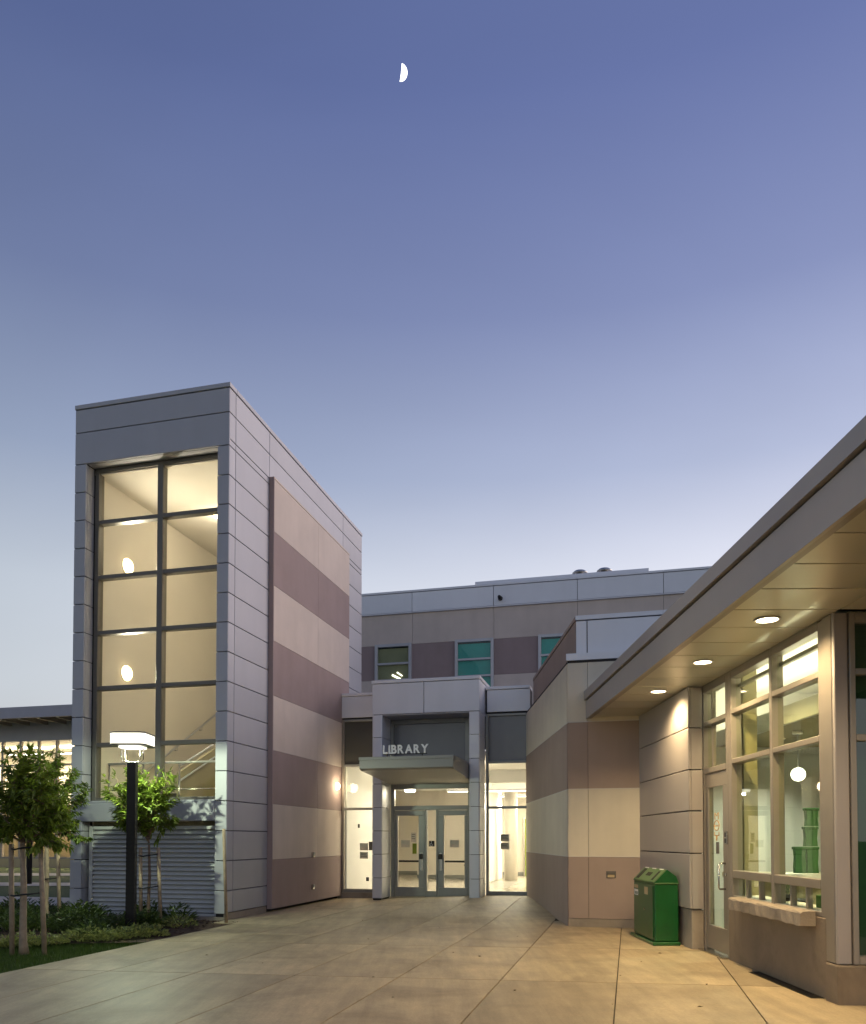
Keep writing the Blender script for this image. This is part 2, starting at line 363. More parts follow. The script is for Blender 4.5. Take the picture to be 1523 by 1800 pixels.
def lamp(name, par, kind, at, power, col, size=.1, **kw):
    d = bpy.data.lights.new(name, kind); d.energy = power; d.color = col
    if kind in ('POINT', 'SPOT'): d.shadow_soft_size = size
    if kind == 'AREA':
        d.shape = kw.get('shape', 'RECTANGLE'); d.size = size; d.size_y = kw.get('size_y', size)
    if kind == 'SPOT': d.spot_size = kw.get('spot', R(110)); d.spot_blend = kw.get('blend', .8)
    o = bpy.data.objects.new(name, d)
    if 'aim' in kw: o.rotation_euler = Vector(kw['aim']).to_track_quat('-Z', 'Y').to_euler()
    return put(o, par, at)

def smooth(t): t = max(0., min(1., t)); return t * t * (3 - 2 * t)
def gz(x, y):
    """height of the paved forecourt: it ramps up a little towards the right end of the entrance"""
    return .135 * smooth((x + 2.3) / 4.3) * smooth((y - 12.6) / 4.6)

# ================================================================== GROUND
def sheet(name, mat, poly, z, kind='structure'):
    o = meshobj(name, None, mat, [(x, y, z) for x, y in poly], [tuple(range(len(poly)))])
    o['kind'] = kind; return o
sheet('ground', M_LAWN, [(-900, -900), (900, -900), (900, 900), (-900, 900)], -.06)
# pavement: a bed of dark joint filler with separate concrete slabs cast on it
NX, NY = math.sin(R(7.5)), math.cos(R(7.5))
def cross(u, c):      # point on the strip line u where the cross joint c passes
    # p = u*U + v*V ; NX*px + NY*py = c
    a = NX * CA - NY * SA; b = NX * SA + NY * CA
    v = (c - u * a) / b
    return UV(u, v)
def grid_patch(name, par, mat, c00, c10, c11, c01, inset, dz, skirt, nu=3, nv=8):
    P = [Vector(p).to_2d() for p in (c00, c10, c11, c01)]
    cen = sum(P, Vector((0, 0))) / 4
    if inset:
        Q = []
        for i in range(4):
            a, b, c = P[i - 1], P[i], P[(i + 1) % 4]
            d1 = (a - b).normalized(); d2 = (c - b).normalized()
            s = abs(d1.x * d2.y - d1.y * d2.x) or 1
            Q.append(b + (d1 + d2) * inset / s)
        P = Q
    vs_, fs = [], []
    for j in range(nv + 1):
        for i in range(nu + 1):
            s, t = i / nu, j / nv
            q = (P[0] * (1 - s) + P[1] * s) * (1 - t) + (P[3] * (1 - s) + P[2] * s) * t
            vs_.append((q.x, q.y, gz(q.x, q.y) + dz))
    w = nu + 1
    for j in range(nv):
        for i in range(nu):
            fs.append((j * w + i, j * w + i + 1, (j + 1) * w + i + 1, (j + 1) * w + i))
    if skirt:
        rim = list(range(w)) + [j * w + nu for j in range(1, nv + 1)] + [nv * w + i for i in range(nu - 1, -1, -1)] + [j * w for j in range(nv - 1, 0, -1)]
        b0 = len(vs_)
        for k in rim: vs_.append((vs_[k][0], vs_[k][1], vs_[k][2] - skirt))
        m_ = len(rim)
        for k in range(m_):
            fs.append((rim[(k + 1) % m_], rim[k], b0 + k, b0 + (k + 1) % m_))
    return meshobj(name, par, mat, vs_, fs, (cen.x, cen.y, 0))
US = [-6.30, -5.31, -4.36, -3.30, -2.25, -1.23, -.12, 1.0, 2.1, 3.2, 4.3, 5.4]
CS = [-4.2, -1.8, .6, 3.0, 5.4, 7.77, 10.15]
pav = structure(grid_patch('pavement', None, M_JOINT, UV(-6.27, -5), UV(5.4, -5), UV(5.4, 13.5), UV(-6.27, 13.5), 0, -.012, 0, 24, 30))
fb2 = grid_patch('joint_filler', pav, M_JOINT, UV(-6.72, 11.76), UV(-.1, 11.76), UV(-.1, 17.47), UV(-6.72, 17.47), 0, -.0105, 0, 14, 24)
for k in range(len(US) - 1):
    ua, ub = US[k], US[k + 1]
    for j in range(len(CS) - 1):
        grid_patch('slab', pav, M_SLAB, cross(ua, CS[j]), cross(ub, CS[j]), cross(ub, CS[j + 1]), cross(ua, CS[j + 1]), .006, 0, .05, 2, 4)
    if k < 2:
        c = 11.05
        if k == 0:
            grid_patch('slab', pav, M_SLAB, cross(ua, CS[-1]), cross(ub, CS[-1]), cross(ub, c), cross(ua, c), .006, 0, .05, 2, 3)
            grid_patch('slab', pav, M_SLAB, cross(ua - .0, c), cross(ub, c), UV(ub, 11.76), UV(ua, 11.76), .006, 0, .05, 2, 3)
            grid_patch('slab', pav, M_SLAB, UV(-6.72, 11.76), UV(ub, 11.76), UV(ub, 17.46), UV(-6.72, 17.46), .006, 0, .05, 3, 14)
        else:
            grid_patch('slab', pav, M_SLAB, cross(ua, CS[-1]), cross(ub, CS[-1]), cross(ub, c), cross(ua, c), .006, 0, .05, 2, 3)
            grid_patch('slab', pav, M_SLAB, cross(ua, c), cross(ub, c), UV(ub, 17.46), UV(ua, 17.46), .006, 0, .05, 3, 16)
    elif k < 5:
        grid_patch('slab', pav, M_SLAB, cross(ua, CS[-1]), cross(ub, CS[-1]), UV(ub, 17.46), UV(ua, 17.46), .006, 0, .05, 3, 16)
    elif k < 8:
        grid_patch('slab', pav, M_SLAB, cross(ua, CS[-1]), cross(ub, CS[-1]), UV(ub, 13.4), UV(ua, 13.4), .006, 0, .05, 3, 8)
# planting bed, lawn edge
bed = meshobj('planting_bed', None, M_SOIL, [tuple(UV(u, v, -.015)) for u, v in [(-6.29, 9.5), (-6.29, 11.74), (-6.73, 11.78), (-6.73, 12.3), (-9.9, 12.3), (-9.9, 13.2), (-13, 13.2), (-13, 8.6), (-8.4, 8.6)]],
              [tuple(range(9))]); structure(bed)
sheet('path', M_PATH, [(-60, 17.0), (-4, 17.0), (-4, 18.2), (-12, 20.0), (-60, 21.8)], -.045)
sheet('path', M_PATH, [(-60, 25.5), (-4, 24.0), (-4, 25.6), (-60, 28.4)], -.045)
sheet('path', M_PATH, [(-60, 31), (-4, 31), (-4, 33), (-60, 34.5)], -.045)

# ================================================================== STAIR TOWER  (library u, v, z)
TU0, TU1, TV0, TV1, TZ = -9.81, -6.69, 12.20, 19.18, 9.35
GAP = .007
tw = thing('stair_tower', 'tall stair tower clad in silver metal panels with a lit gridded window', 'tower', ((TU0 + TU1) / 2, (TV0 + TV1) / 2, 0), lib=True)
JZ = [-.05] + [.50 + .516 * k for k in range(16)]            # horizontal joints up to 8.24
def rows(z0, z1):
    zs = [z0] + [z for z in JZ if z0 + .05 < z < z1 - .05] + [z1]
    return list(zip(zs[:-1], zs[1:]))
def pan(par, mat, a0, a1, b0, b1, z0, z1, name='panel'):
    # a cladding panel, held back half a joint on the long sides
    return box(name, par, mat, a0, a1, b0, b1, z0 + GAP, z1 - GAP, .005)
# structural shell (seen only in the joints) and its plastered inside
T = .05
box('wall', tw, M_CORE, TU1 - .22, TU1 - T, TV0 + T, TV1 - T, -.05, TZ - .05, 0)          # right
box('wall', tw, M_CORE, TU0 + T, TU0 + .22, TV0 + T, TV1 - T, -.05, TZ - .05, 0)          # left
box('wall', tw, M_CORE, TU0 + .22, TU1 - .22, TV1 - .22, TV1 - T, -.05, TZ - .05, 0)      # back
box('wall', tw, M_CORE, TU0 + .22, TU1 - .22, TV0 + T, TV0 + .24, 8.30, TZ - .05, 0)      # header
box('lining', tw, M_CREAM, TU0 + .225, TU0 + .26, TV0 + .30, TV1 - .23, .05, 8.15, 0)
box('lining', tw, M_CREAM, TU1 - .26, TU1 - .225, TV0 + .30, TV1 - .23, .05, 8.15, 0)
box('lining', tw, M_CREAM, TU0 + .26, TU1 - .26, TV1 - .27, TV1 - .23, .05, 8.15, 0)
box('ceiling', tw, M_CREAM, TU0 + .225, TU1 - .225, TV0 + .27, TV1 - .23, 8.15, 8.25, 0)
box('roof', tw, M_ROOF, TU0 + .1, TU1 - .1, TV0 + .1, TV1 - .1, TZ - .12, TZ - .04, 0)
# front face: two header rows, columns left and right
CL, CR = -9.575, -6.915        # inner edges of the two columns
zc = 9.262
for z0, z1 in ((8.245, 8.83), (8.83, zc)):
    pan(tw, M_PANEL, TU0, TU1 - .004, TV0, TV0 + .045, z0, z1)
for z0, z1 in rows(-.05 + .15, 8.245):
    pan(tw, M_PANEL, CR, TU1 - .004, TV0, TV0 + .045, z0, z1)
    pan(tw, M_PANEL, TU0, CL, TV0, TV0 + .045, z0, z1)
for z0, z1 in rows(1.70, 8.245):
    pan(tw, M_PANEL, CL - .04, CL - .002, TV0 + .052, TV0 + .24, z0, z1)        # returns into the recess
    pan(tw, M_PANEL, CR + .002, CR + .04, TV0 + .052, TV0 + .24, z0, z1)
for z0, z1 in rows(.1, 1.70):
    pan(tw, M_PANEL, CL - .04, CL - .002, TV0 + .052, TV0 + .24, z0, z1)
box('soffit_panel', tw, M_PANEL, CL, CR, TV0 + .05, TV0 + .24, 8.25, 8.29, .003)
# right face
SIDEV = [(TV0, 12.43), (12.43, 13.77)]
def side(v0, v1, z0, z1):
    return box('panel', tw, M_PANEL, TU1 - .045, TU1, v0 + GAP, v1 - GAP, z0 + GAP, z1 - GAP, .005)
for v0, v1 in SIDEV:
    for z0, z1 in rows(.12, 8.36): side(v0 + (.001 if v0 == TV0 else 0), v1, z0, z1)
for z0, z1 in ((8.36, 8.83), (8.83, zc)):
    for v0, v1 in SIDEV + [(13.77, 17.79), (17.79, TV1)]: side(v0, v1, z0, z1)
for z0, z1 in rows(4.628, 8.36): side(18.03, TV1, z0, z1)
for z0, z1 in rows(8.24 - .0, 8.24): pass
# left face (seen from a step to the left)
for v0, v1 in ((TV0 + .06, 15.6), (15.6, TV1)):
    for z0, z1 in rows(.12, 8.245) + [(8.245, 8.83), (8.83, zc)]:
        box('panel', tw, M_PANEL, TU0 + .002, TU0 + .045, v0 + GAP, v1 - GAP, z0 + GAP, z1 - GAP, .005)
# coping
box('coping', tw, M_PANEL, TU0 - .012, TU1 + .012, TV0 - .012, TV0 + .25, zc + .008, TZ, .006)
box('coping', tw, M_PANEL, TU1 - .25, TU1 + .012, TV0 + .253, 16.0, zc + .008, TZ, .006)
box('coping', tw, M_PANEL, TU1 - .25, TU1 + .012, 16.006, TV1 + .012, zc + .008, TZ, .006)
box('coping', tw, M_PANEL, TU0 - .012, TU0 + .25, TV0 + .253, TV1 + .012, zc + .008, TZ, .006)
# the banded cement-board field standing proud of the right face
BZ = [.06, 1.0, 2.06, 3.09, 4.145, 5.20, 6.275, 7.32, 8.34]
PU = TU1 + .10
for i in range(8):
    m = M_BRN if i % 2 == 0 else M_TAN
    ve = 17.49 if i < 4 else 17.98
    for v0, v1 in ((13.785, 16.0), (16.0, ve)):
        box('band_panel', tw, m, TU1 + .002, PU, v0 + .0015, v1 - .0015, BZ[i] + .002, BZ[i + 1] - .002, .003)
box('edge_trim', tw, M_BRN, TU1 + .002, PU + .004, 13.755, 13.783, .06, 8.38, .003)
box('edge_trim', tw, M_TAN, TU1 + .002, PU + .004, 13.785, 17.98, 8.343, 8.38, .003)
box('plinth', tw, M_CONC, TU1 - .06, TU1 - .004, TV0 + .02, 13.75, -.05, .115, .004)
# the window: frame, mullions, twelve panes
VW = 12.44
wz = [2.11, 3.115, 4.157, 5.182, 6.212, 7.237, 8.24]
for a0, a1 in ((CL + .03, CL + .115), (-8.24, -8.13), (CR - .06, CR - .002)):
    box('mullion', tw, M_MULL, a0, a1, VW - .02, VW + .13, wz[0] - .04, wz[-1], .004)
for z in wz[1:-1]:
    for a0, a1 in ((CL + .117, -8.242), (-8.128, CR - .062)):
        box('transom', tw, M_MULL, a0, a1, VW - .015, VW + .12, z - .037, z + .037, .004)
for z0, z1 in ((wz[0] - .04, wz[0] + .03), (wz[-1] - .07, wz[-1])):
    for a0, a1 in ((CL + .117, -8.242), (-8.128, CR - .062)):
        box('transom', tw, M_MULL, a0, a1, VW - .015, VW + .12, z0, z1, .004)
for i in range(6):
    for a0, a1 in ((CL + .10, -8.22), (-8.15, CR - .04)):
        box('pane', tw, G_TOWER, a0, a1, VW + .05, VW + .058, wz[i] + .0, wz[i + 1] - .0, 0)
# sill panel and louver below the window
box('sill_panel', tw, M_PANEL, CL - .0, CR - .006, TV0 - .012, TV0 + .24, 1.705, 2.04, .006)
box('sill_cap', tw, M_PANEL, CL + .004, CR - .01, TV0 + .0, TV0 + .24, 2.044, 2.075, .004)
lou = box('louver', tw, M_DARK, CL + .12, CR - .002, TV0 + .30, TV0 + .33, .06, 1.70, 0)
box('frame', lou, M_LOUV, CL + .05, CL + .12, TV0 + .14, TV0 + .30, .05, 1.62, .004)
box('frame', lou, M_LOUV, CL + .122, CR - .002, TV0 + .14, TV0 + .30, 1.56, 1.62, .004)
box('frame', lou, M_LOUV, CL + .122, CR - .002, TV0 + .14, TV0 + .30, .03, .09, .004)
nsl = 18
for k in range(nsl):
    z = .10 + (1.55 - .10) * k / nsl; h = (1.55 - .10) / nsl
    a0, a1 = CL + .122, CR - .004; b0, b1 = TV0 + .145, TV0 + .215
    vsl = []
    prof = [(b0, z + .016), (b0, z + .008), (b0 + .02, z + .004), (b0 + .085, z + h + .004), (b0 + .075, z + h + .008), (b0 + .045, z + h * .80)]
    for a in (a0, a1):
        for b, zz in prof: vsl.append((a, b, zz))
    n = len(prof)
    fs = [tuple(range(n)), tuple(range(2 * n - 1, n - 1, -1))] + [(i, n + i, n + (i + 1) % n, (i + 1) % n) for i in range(n)]
    fix_normals(meshobj('slat', lou, M_LOUV, vsl, fs))
box('plinth', tw, M_CONC, TU0 + .02, TU1 - .065, TV0 + .02, TV0 + .30, -.05, .045, .004)
box('landing_slab', tw, M_OLIVE, TU0 + .262, TU1 - .262, TV0 + .30, 13.9, 1.55, 1.75, .004)

# stairs seen through the glass: flight along the left wall, rising away from the window
st = thing('staircase', 'cream stair flight with steel handrails behind the lower tower panes', 'staircase', (-8.95, 15.3, 1.75), lib=True)
sl = .58
for k in range(17):
    v = 13.9 + k * .29; z = 1.75 + k * .29 * sl
    box('tread', st, M_CREAM, -9.53, -8.45, v, v + .31, z + .10, z + .168, .006)
for u in (-9.545, -8.44):
    pts = [(13.86, 1.55), (13.86, 1.86), (18.85, 1.86 + 4.99 * sl), (18.85, 1.55 + 4.99 * sl)]
    vv = [(u, a, b) for a, b in pts] + [(u + .05, a, b) for a, b in pts]
    fix_normals(meshobj('stringer', st, M_OLIVE, vv, [(0, 1, 2, 3), (7, 6, 5, 4)] + [(i, 4 + i, 4 + (i + 1) % 4, (i + 1) % 4) for i in range(4)]))
vv = [(u, a, b) for u in (-8.385, -8.33) for a, b in ((13.35, 1.752), (13.35, 2.66), (18.85, 2.66 + 5.5 * .45), (18.85, 1.752))]
fix_normals(meshobj('stair_guard', st, M_OLIVE, vv, [(0, 1, 2, 3), (7, 6, 5, 4)] + [(i, 4 + i, 4 + (i + 1) % 4, (i + 1) % 4) for i in range(4)]))
hr = tube('handrail', st, M_LIGHTFR, [(-9.46, 13.6, 2.62), (-9.46, 13.95, 2.74), (-9.46, 18.8, 2.74 + 4.85 * sl)], .024, 8)
for v in (14.1, 15.1, 16.1, 17.1, 18.1):
    z = 2.74 + (v - 13.95) * sl
    tube('bracket', hr, M_LIGHTFR, [(-9.535, v, z - .1), (-9.47, v, z - .1), (-9.46, v, z - .02)], .010, 6)
gr = tube('guardrail', st, M_LIGHTFR, [(-9.44, 12.75, 2.79), (-7.0, 12.75, 2.79)], .022, 8)
for u in (-9.42, -8.7, -7.95, -7.2):
    tube('post', gr, M_STEEL, [(u, 12.75, 1.75), (u, 12.75, 2.79)], .018, 6)
tube('rail', gr, M_STEEL, [(-9.42, 12.75, 2.3), (-7.0, 12.75, 2.3)], .012, 6)
for o in (.0, .28):
    tube('handrail', st, M_LIGHTFR, [(-8.28, 13.3, 2.78 - o), (-8.28, 18.6, 2.78 - o + 5.3 * .45)], .020, 8)

# wall sconces
def sconce(label, at, axis, lib, power, r=.15, group=None, off=(0, 0, 0), flat=1.0):
    t = thing('wall_light', label, 'wall light', at, lib=lib, group=group)
    s = 1 if axis[0] == '+' else -1
    d = lathe('lens', t, E_WARM, at, [(.001, s * .085), (r * .45, s * .08), (r * .8, s * .06), (r, s * .022), (r, s * .012)], 24, axis[1])
    lathe('back_plate', t, M_STEEL, at, [(r * 1.06, s * .011), (r * 1.06, 0.0)], 24, axis[1])
    if lib and r > .1: lamp('bulb', t, 'AREA', Vector(at) + Vector((.10, 0, 0)), power, (1., .93, .78), .25, size_y=.25, aim=(1, 0, 0))
    else: lamp('bulb', t, 'POINT', Vector(at) + Vector(off), power, (1., .80, .50), .12)
    return t
sconce('upper oval lamp glowing on the wall inside the tall tower window', (TU0 + .262, 13.40, 6.76), '+x', True, 58, off=(.42, .2, .05), group='tower stair lights')
sconce('lower oval lamp glowing on the wall inside the tall tower window', (TU0 + .262, 13.40, 4.64), '+x', True, 58, off=(.42, .2, .05), group='tower stair lights')
sconce('round lamp on the banded tower wall beside the left entrance glass', (PU, 17.14, 2.62), '+x', True, 16, r=.09, off=(.14, 0, 0))
t = thing('stair_fill_light', 'unseen round lamp added on the stair tower ceiling for even light', 'ceiling light', (-8.2, 14.6, 8.148), lib=True)  # unseen lamp, added to even out the light on the stair
lathe('lens', t, E_WARM, (-8.2, 14.6, 8.14), [(.16, 0), (.14, -.05), (.001, -.06)], 20)
lamp('bulb', t, 'POINT', (-8.2, 14.6, 7.9), 16, (1., .93, .78), .15)
# weather boxes on the banded wall
for z, lb in ((1.05, 'small grey tap box on pale band of tower wall'), (.36, 'small grey outlet box low on dark band of tower wall')):
    t = thing('outlet_box', lb, 'outlet box', (PU, 15.7, z), lib=True)
    box('cover', t, M_STEEL, PU + .001, PU + .055, 15.66, 15.74, z - .05, z + .06, .008)
    box('lid', t, M_GREY, PU + .056, PU + .066, 15.665, 15.735, z - .0, z + .055, .004)

# ================================================================== LIBRARY MAIN BUILDING behind
VB = 24.0
lb = thing('library_building', 'long two storey library block with pale metal parapet and teal windows', 'building', (-2, VB + 3, 0), lib=True)
BU0, BU1 = -12.0, 9.0
fj = [-11.9, -9.27, -6.66, -4.03, -1.46, 1.05, 3.62, 6.2, 9.0]
box('wall', lb, M_CORE, BU0, BU1, VB + .05, VB + .25, 4.2, 9.25, 0)
for a0, a1 in zip(fj[:-1], fj[1:]):
    box('parapet_panel', lb, M_PANELW, a0 + GAP, a1 - GAP, VB - .06, VB + .045, 8.655, 9.262, .005)
    box('coping', lb, M_PANELW, a0 + .002, a1 - .002, VB - .085, VB + .4, 9.275, 9.34, .006)
    box('drip_trim', lb, M_PANELW, a0 + .002, a1 - .002, VB - .07, VB + .045, 8.615, 8.645, .004)
    box('band_panel', lb, M_TAN, a0 + .004, a1 - .004, VB, VB + .045, 7.625, 8.61, .003)
wins = [(-7.90, -6.68), (-5.26, -4.03), (-2.65, -1.42), (-.03, 1.2), (2.6, 3.83), (5.2, 6.43)]
edges = [BU0] + [e for w in wins for e in w] + [BU1]
for i in range(0, len(edges), 2):
    box('band_panel', lb, M_BRN, edges[i] + .003, edges[i + 1] - .003, VB, VB + .045, 6.505, 7.62, .003)
    box('band_panel', lb, M_TAN, edges[i] + .003, edges[i + 1] - .003, VB, VB + .045, 4.3, 6.50, .003)
for n, (a0, a1) in enumerate(wins):
    w = box('window', lb, M_TEAL if n else M_FARWALL, a0 + .09, a1 - .09, VB + .02, VB + .045, 5.35, 7.52, 0)
    for b0, b1, z0, z1 in ((a0, a0 + .09, 5.3, 7.65), (a1 - .09, a1, 5.3, 7.65)):
        box('frame', w, M_LIGHTFR, b0, b1, VB - .09, VB + .048, z0, z1, .005)
    for z0, z1 in ((7.56, 7.65), (6.985, 7.045), (6.455, 6.515), (5.3, 5.38)):
        box('frame', w, M_LIGHTFR, a0 + .092, a1 - .092, VB - .08, VB + .048, z0, z1, .005)
    for z0, z1 in ((7.045, 7.56), (6.515, 6.985), (5.38, 6.455)):
        box('pane', w, G_TEAL, a0 + .092, a1 - .092, VB - .03, VB - .022, z0, z1, 0)
box('roof', lb, M_ROOF, BU0, BU1, VB + .41, VB + 12, 9.1, 9.24, 0)
box('ridge_curb', lb, M_PANELW, -4.72, .65, VB + .5, VB + 1.1, 9.24, 9.63, .01)
for u, w in ((-1.43, 'left'), (-.68, 'right')):
    t = thing('roof_vent', '%s of the two dome roof vents on the library roof edge' % w, 'roof vent', (u, VB + .75, 9.67), lib=True, group='dome vents on the library roof')
    tube('stem', t, M_STEEL, [(u, VB + .75, 9.60), (u, VB + .75, 9.74)], .10, 10)
    lathe('dome', t, M_STEEL, (u, VB + .75, 9.70), [(.24, 0), (.235, .03), (.17, .085), (.08, .11), (.001, .115)], 20)
t = thing('security_camera', 'small dark camera mounted on the pale library parapet', 'camera', (-3.815, VB - .06, 8.86), lib=True)
lathe('mount', t, M_DARK, (-3.815, VB - .062, 8.86), [(.075, 0), (.07, -.03), (.03, -.06)], 14, 'y')
lathe('camera_body', t, M_DARK, (-3.815, VB - .18, 8.85), [(.001, -.12), (.05, -.11), (.06, .0), (.05, .12)], 14, 'y')
# a lit fixture behind the first upper window
t = thing('office_light', 'bright tube lamp glowing behind the left upper library window', 'lamp', (-7.2, VB + .015, 6.6), lib=True)
box('tube', t, emit('office_tube', (1., .95, .75), 3.), -7.36, -7.04, VB + .004, VB + .016, 6.56, 6.62, .003).rotation_euler = (0, R(28), 0)
o = box('tube', t, MATS['office_tube'], -7.2, -6.98, VB + .004, VB + .016, 6.66, 6.70, .003); o.rotation_euler = (0, R(35), 0)

# ================================================================== ENTRANCE
VP, VS = 16.8, 17.5
en = thing('library_entrance', 'metal clad library entrance portal with glazed doors and flat canopy', 'entrance', (-4.4, 17.2, 0), lib=True)
# portal columns: stacked panels
cz = [.06, .52, 1.05, 1.575, 2.10, 2.63, 3.155, 3.68, 4.19]
box('column_core', en, M_CORE, -5.575, -5.40, VP + .03, VS - .1, 0, 4.9, 0)
box('column_core', en, M_CORE, -3.345, -3.16, VP + .03, VS - .1, 0, 4.9, 0)
for a0, a1 in ((-5.605, -5.37), (-3.38, -3.14)):
    for z0, z1 in zip(cz[:-1], cz[1:]):
        # a panel wrapping round three sides of the column
        ot, q = .034, .03
        poly = [(a0, VS - .06), (a0, VP + q), (a0 + q * .3, VP + q * .3), (a0 + q, VP), (a1 - q, VP), (a1 - q * .3, VP + q * .3), (a1, VP + q), (a1, VS - .06)]
        prism('panel', en, M_PANELW, poly, z0 + .006, z1 - .006)
    box('column_foot', en, M_DARK, a0 + .02, a1 - .02, VP + .03, VS - .1, -.02, .07, 0)
# header box
box('header_core', en, M_CORE, -5.58, -3.165, VP + .03, VS + .5, 4.2, 4.9, 0)
for a0, a1 in ((-5.605, -4.40), (-4.40, -3.14)):
    box('header_panel', en, M_PANELW, a0 + (.006 if a0 > -5 else 0), a1 - (.006 if a1 < -4 else 0), VP, VP + .028, 4.197, 4.885, .005)
box('header_panel', en, M_PANELW, -3.168, -3.14, VP + .03, VS + .5, 4.197, 4.885, .005)
box('header_panel', en, M_PANELW, -5.605, -5.577, VP + .03, VS + .5, 4.197, 4.885, .005)
box('coping', en, M_PANELW, -5.62, -3.125, VP - .015, VS + .5, 4.895, 4.968, .006)
box('soffit_panel', en, M_PANEL, -5.37, -3.38, VP + .03, VS, 4.165, 4.198, .003)
# glass line: frames left to right
def fr(a0, a1, z0, z1, m=M_GREY, d0=-.03, d1=.09, name='frame'):
    return box(name, en, m, a0, a1, VS + d0, VS + d1, z0, z1, .004)
def pane(a0, a1, z0, z1, m=G_CLEAR):
    return box('pane', en, m, a0, a1, VS + .02, VS + .03, z0, z1, 0)
# centre bay, above the canopy
fr(-5.37, -5.30, 2.55, 4.16); fr(-3.60, -3.382, 2.55, 4.16); fr(-5.298, -3.602, 4.06, 4.16); fr(-5.298, -3.602, 2.55, 2.66)
box('spandrel_pane', en, M_SPANDB, -5.30, -3.60, VS + .02, VS + .03, 2.66, 4.06, 0)
# transom light over the doors
fr(-5.37, -5.285, .06, 2.548); fr(-3.54, -3.382, .06, 2.548)
fr(-5.283, -3.542, 2.06, 2.16)
pane(-5.283, -3.542, 2.16, 2.55)
# middle sidelight between the doors
fr(-4.545, -4.505, .06, 2.058); fr(-4.285, -4.245, .06, 2.058); fr(-4.503, -4.287, .06, .20)
pane(-4.503, -4.287, .20, 2.058)
# two door leaves
for a0, a1, hs in ((-5.278, -4.552, 1), (-4.238, -3.547, -1)):
    d = box('door', en, M_GREY, a0, a1, VS - .02, VS + .045, .075, .285, .004)
    box('stile', d, M_GREY, a0, a0 + (.075 if hs > 0 else .135), VS - .02, VS + .045, .287, 1.93, .004)
    box('stile', d, M_GREY, a1 - (.15 if hs > 0 else .075), a1, VS - .02, VS + .045, .287, 1.93, .004)
    box('top_rail', d, M_GREY, a0, a1, VS - .02, VS + .045, 1.932, 2.05, .004)
    g0, g1 = a0 + (.077 if hs > 0 else .137), a1 - (.152 if hs > 0 else .077)
    box('pane', d, G_CLEAR, g0, g1, VS + .01, VS + .018, .287, 1.93, 0)
    box('push_bar', d, M_DARK, g0, g1, VS + .05, VS + .09, .855, .90, .006)
    hc = a1 - .075 if hs > 0 else a0 + .068
    box('lock_plate', d, M_STEEL, hc - .03, hc + .03, VS - .032, VS - .021, .67, 1.08, .004)
    box('pull_handle', d, M_DARK, hc - .05, hc + .035, VS - .075, VS - .034, .93, 1.05, .008)
# sidelights either side of the portal
for a0, a1, spm in ((-6.58, -5.62, M_SPAND), (-3.125, -2.12, M_SPANDB)):
    fr(a0, a0 + .055, .03, 4.22, M_CHAMP if a0 < -5 else M_GREY); fr(a1 - .06, a1, .03, 4.22, M_GREY)
    b0, b1 = a0 + .057, a1 - .062
    for z0, z1 in ((4.17, 4.22), (3.10, 3.155), (2.075, 2.13), (.14, .22)):
        fr(b0, b1, z0, z1)
    box('spandrel_pane', en, spm, b0, b1, VS + .02, VS + .03, 3.155, 4.17, 0)
    pane(b0, b1, 2.13, 3.10); pane(b0, b1, .22, 2.075)
    box('sill_curb', en, M_CONC, a0, a1, VS - .06, VS + .1, -.03, .138, .006)
    box('header_panel', en, M_PANELW, a0 - .008 if a0 < -5 else a0 + .03, a1, VS - .03, VS, 4.262, 4.76, .005)
    box('header_core', en, M_CORE, a0, a1, VS + .002, VS + .4, 4.23, 4.76, 0)
    box('coping', en, M_PANELW, a0 - .008 if a0 < -5 else a0, a1, VS - .05, VS + .4, 4.77, 4.838, .006)
# canopy: wedge, soffit falling to the doors
cu0, cu1 = -5.362, -3.390
cv0, cv1 = 15.25, VS - .035
vv = []
for u in (cu0, cu1): vv += [(u, cv0, 3.055), (u, cv0, 2.835), (u, cv0 + .09, 2.80), (u, cv1, 2.655), (u, cv1, 3.03)]
can = fix_normals(meshobj('canopy', en, M_CANO, vv, [(0, 1, 2, 3, 4), (9, 8, 7, 6, 5)] + [(i, 5 + i, 5 + (i + 1) % 5, (i + 1) % 5) for i in range(5)]))
box('edge_trim', can, M_CANO, cu0 - .012, cu1 + .012, cv0 - .014, cv0 - .001, 3.005, 3.07, .004)
box('edge_trim', can, M_CANO, cu1 + .001, cu1 + .012, cv0, VP - .03, 3.005, 3.07, .004)
# interior shell of the lobby
box('floor', en, M_FLOOR, -10.5, 2.0, VS + .095, 29, -.02, .075, 0)
box('ceiling', en, M_WHITE, -10.5, 2.0, VS + .095, 29, 3.30, 3.4, 0)
box('inner_wall', en, M_WHITE, -6.60, -6.50, VS + .095, 20.3, .075, 3.3, 0)
box('inner_wall', en, M_CREAM, -10.5, 2.0, 28, 28.1, .075, 3.3, 0)
box('inner_wall', en, M_CREAM, -10.6, -10.5, VS + .1, 29, .075, 3.3, 0)
box('inner_wall', en, M_WHITE, -10.5, -6.60, 20.2, 20.3, .075, 3.3, 0)
box('inner_wall', en, M_WHITE, -.2, -.1, VS + .1, 28, .075, 3.3, 0)
box('inner_wall', en, M_CREAM, -6.9, -4.45, 25.5, 25.6, .075, 2.75, 0)
box('skirting', en, M_GREY, -6.9, -4.45, 25.45, 25.497, .08, .2, 0)
box('skirting', en, M_GREY, -10.4, -.3, 27.95, 27.997, .08, .22, 0)
box('notice_wall', en, M_WHITE, -4.44, -4.10, 23.0, 26.0, .075, 3.3, .02)
ld = box('inner_door', en, M_LIME, -3.56, -3.30, 27.80, 27.94, .09, 2.1, .004)
box('frame', ld, M_STEEL, -3.62, -3.565, 27.78, 27.94, .09, 2.16, 0)
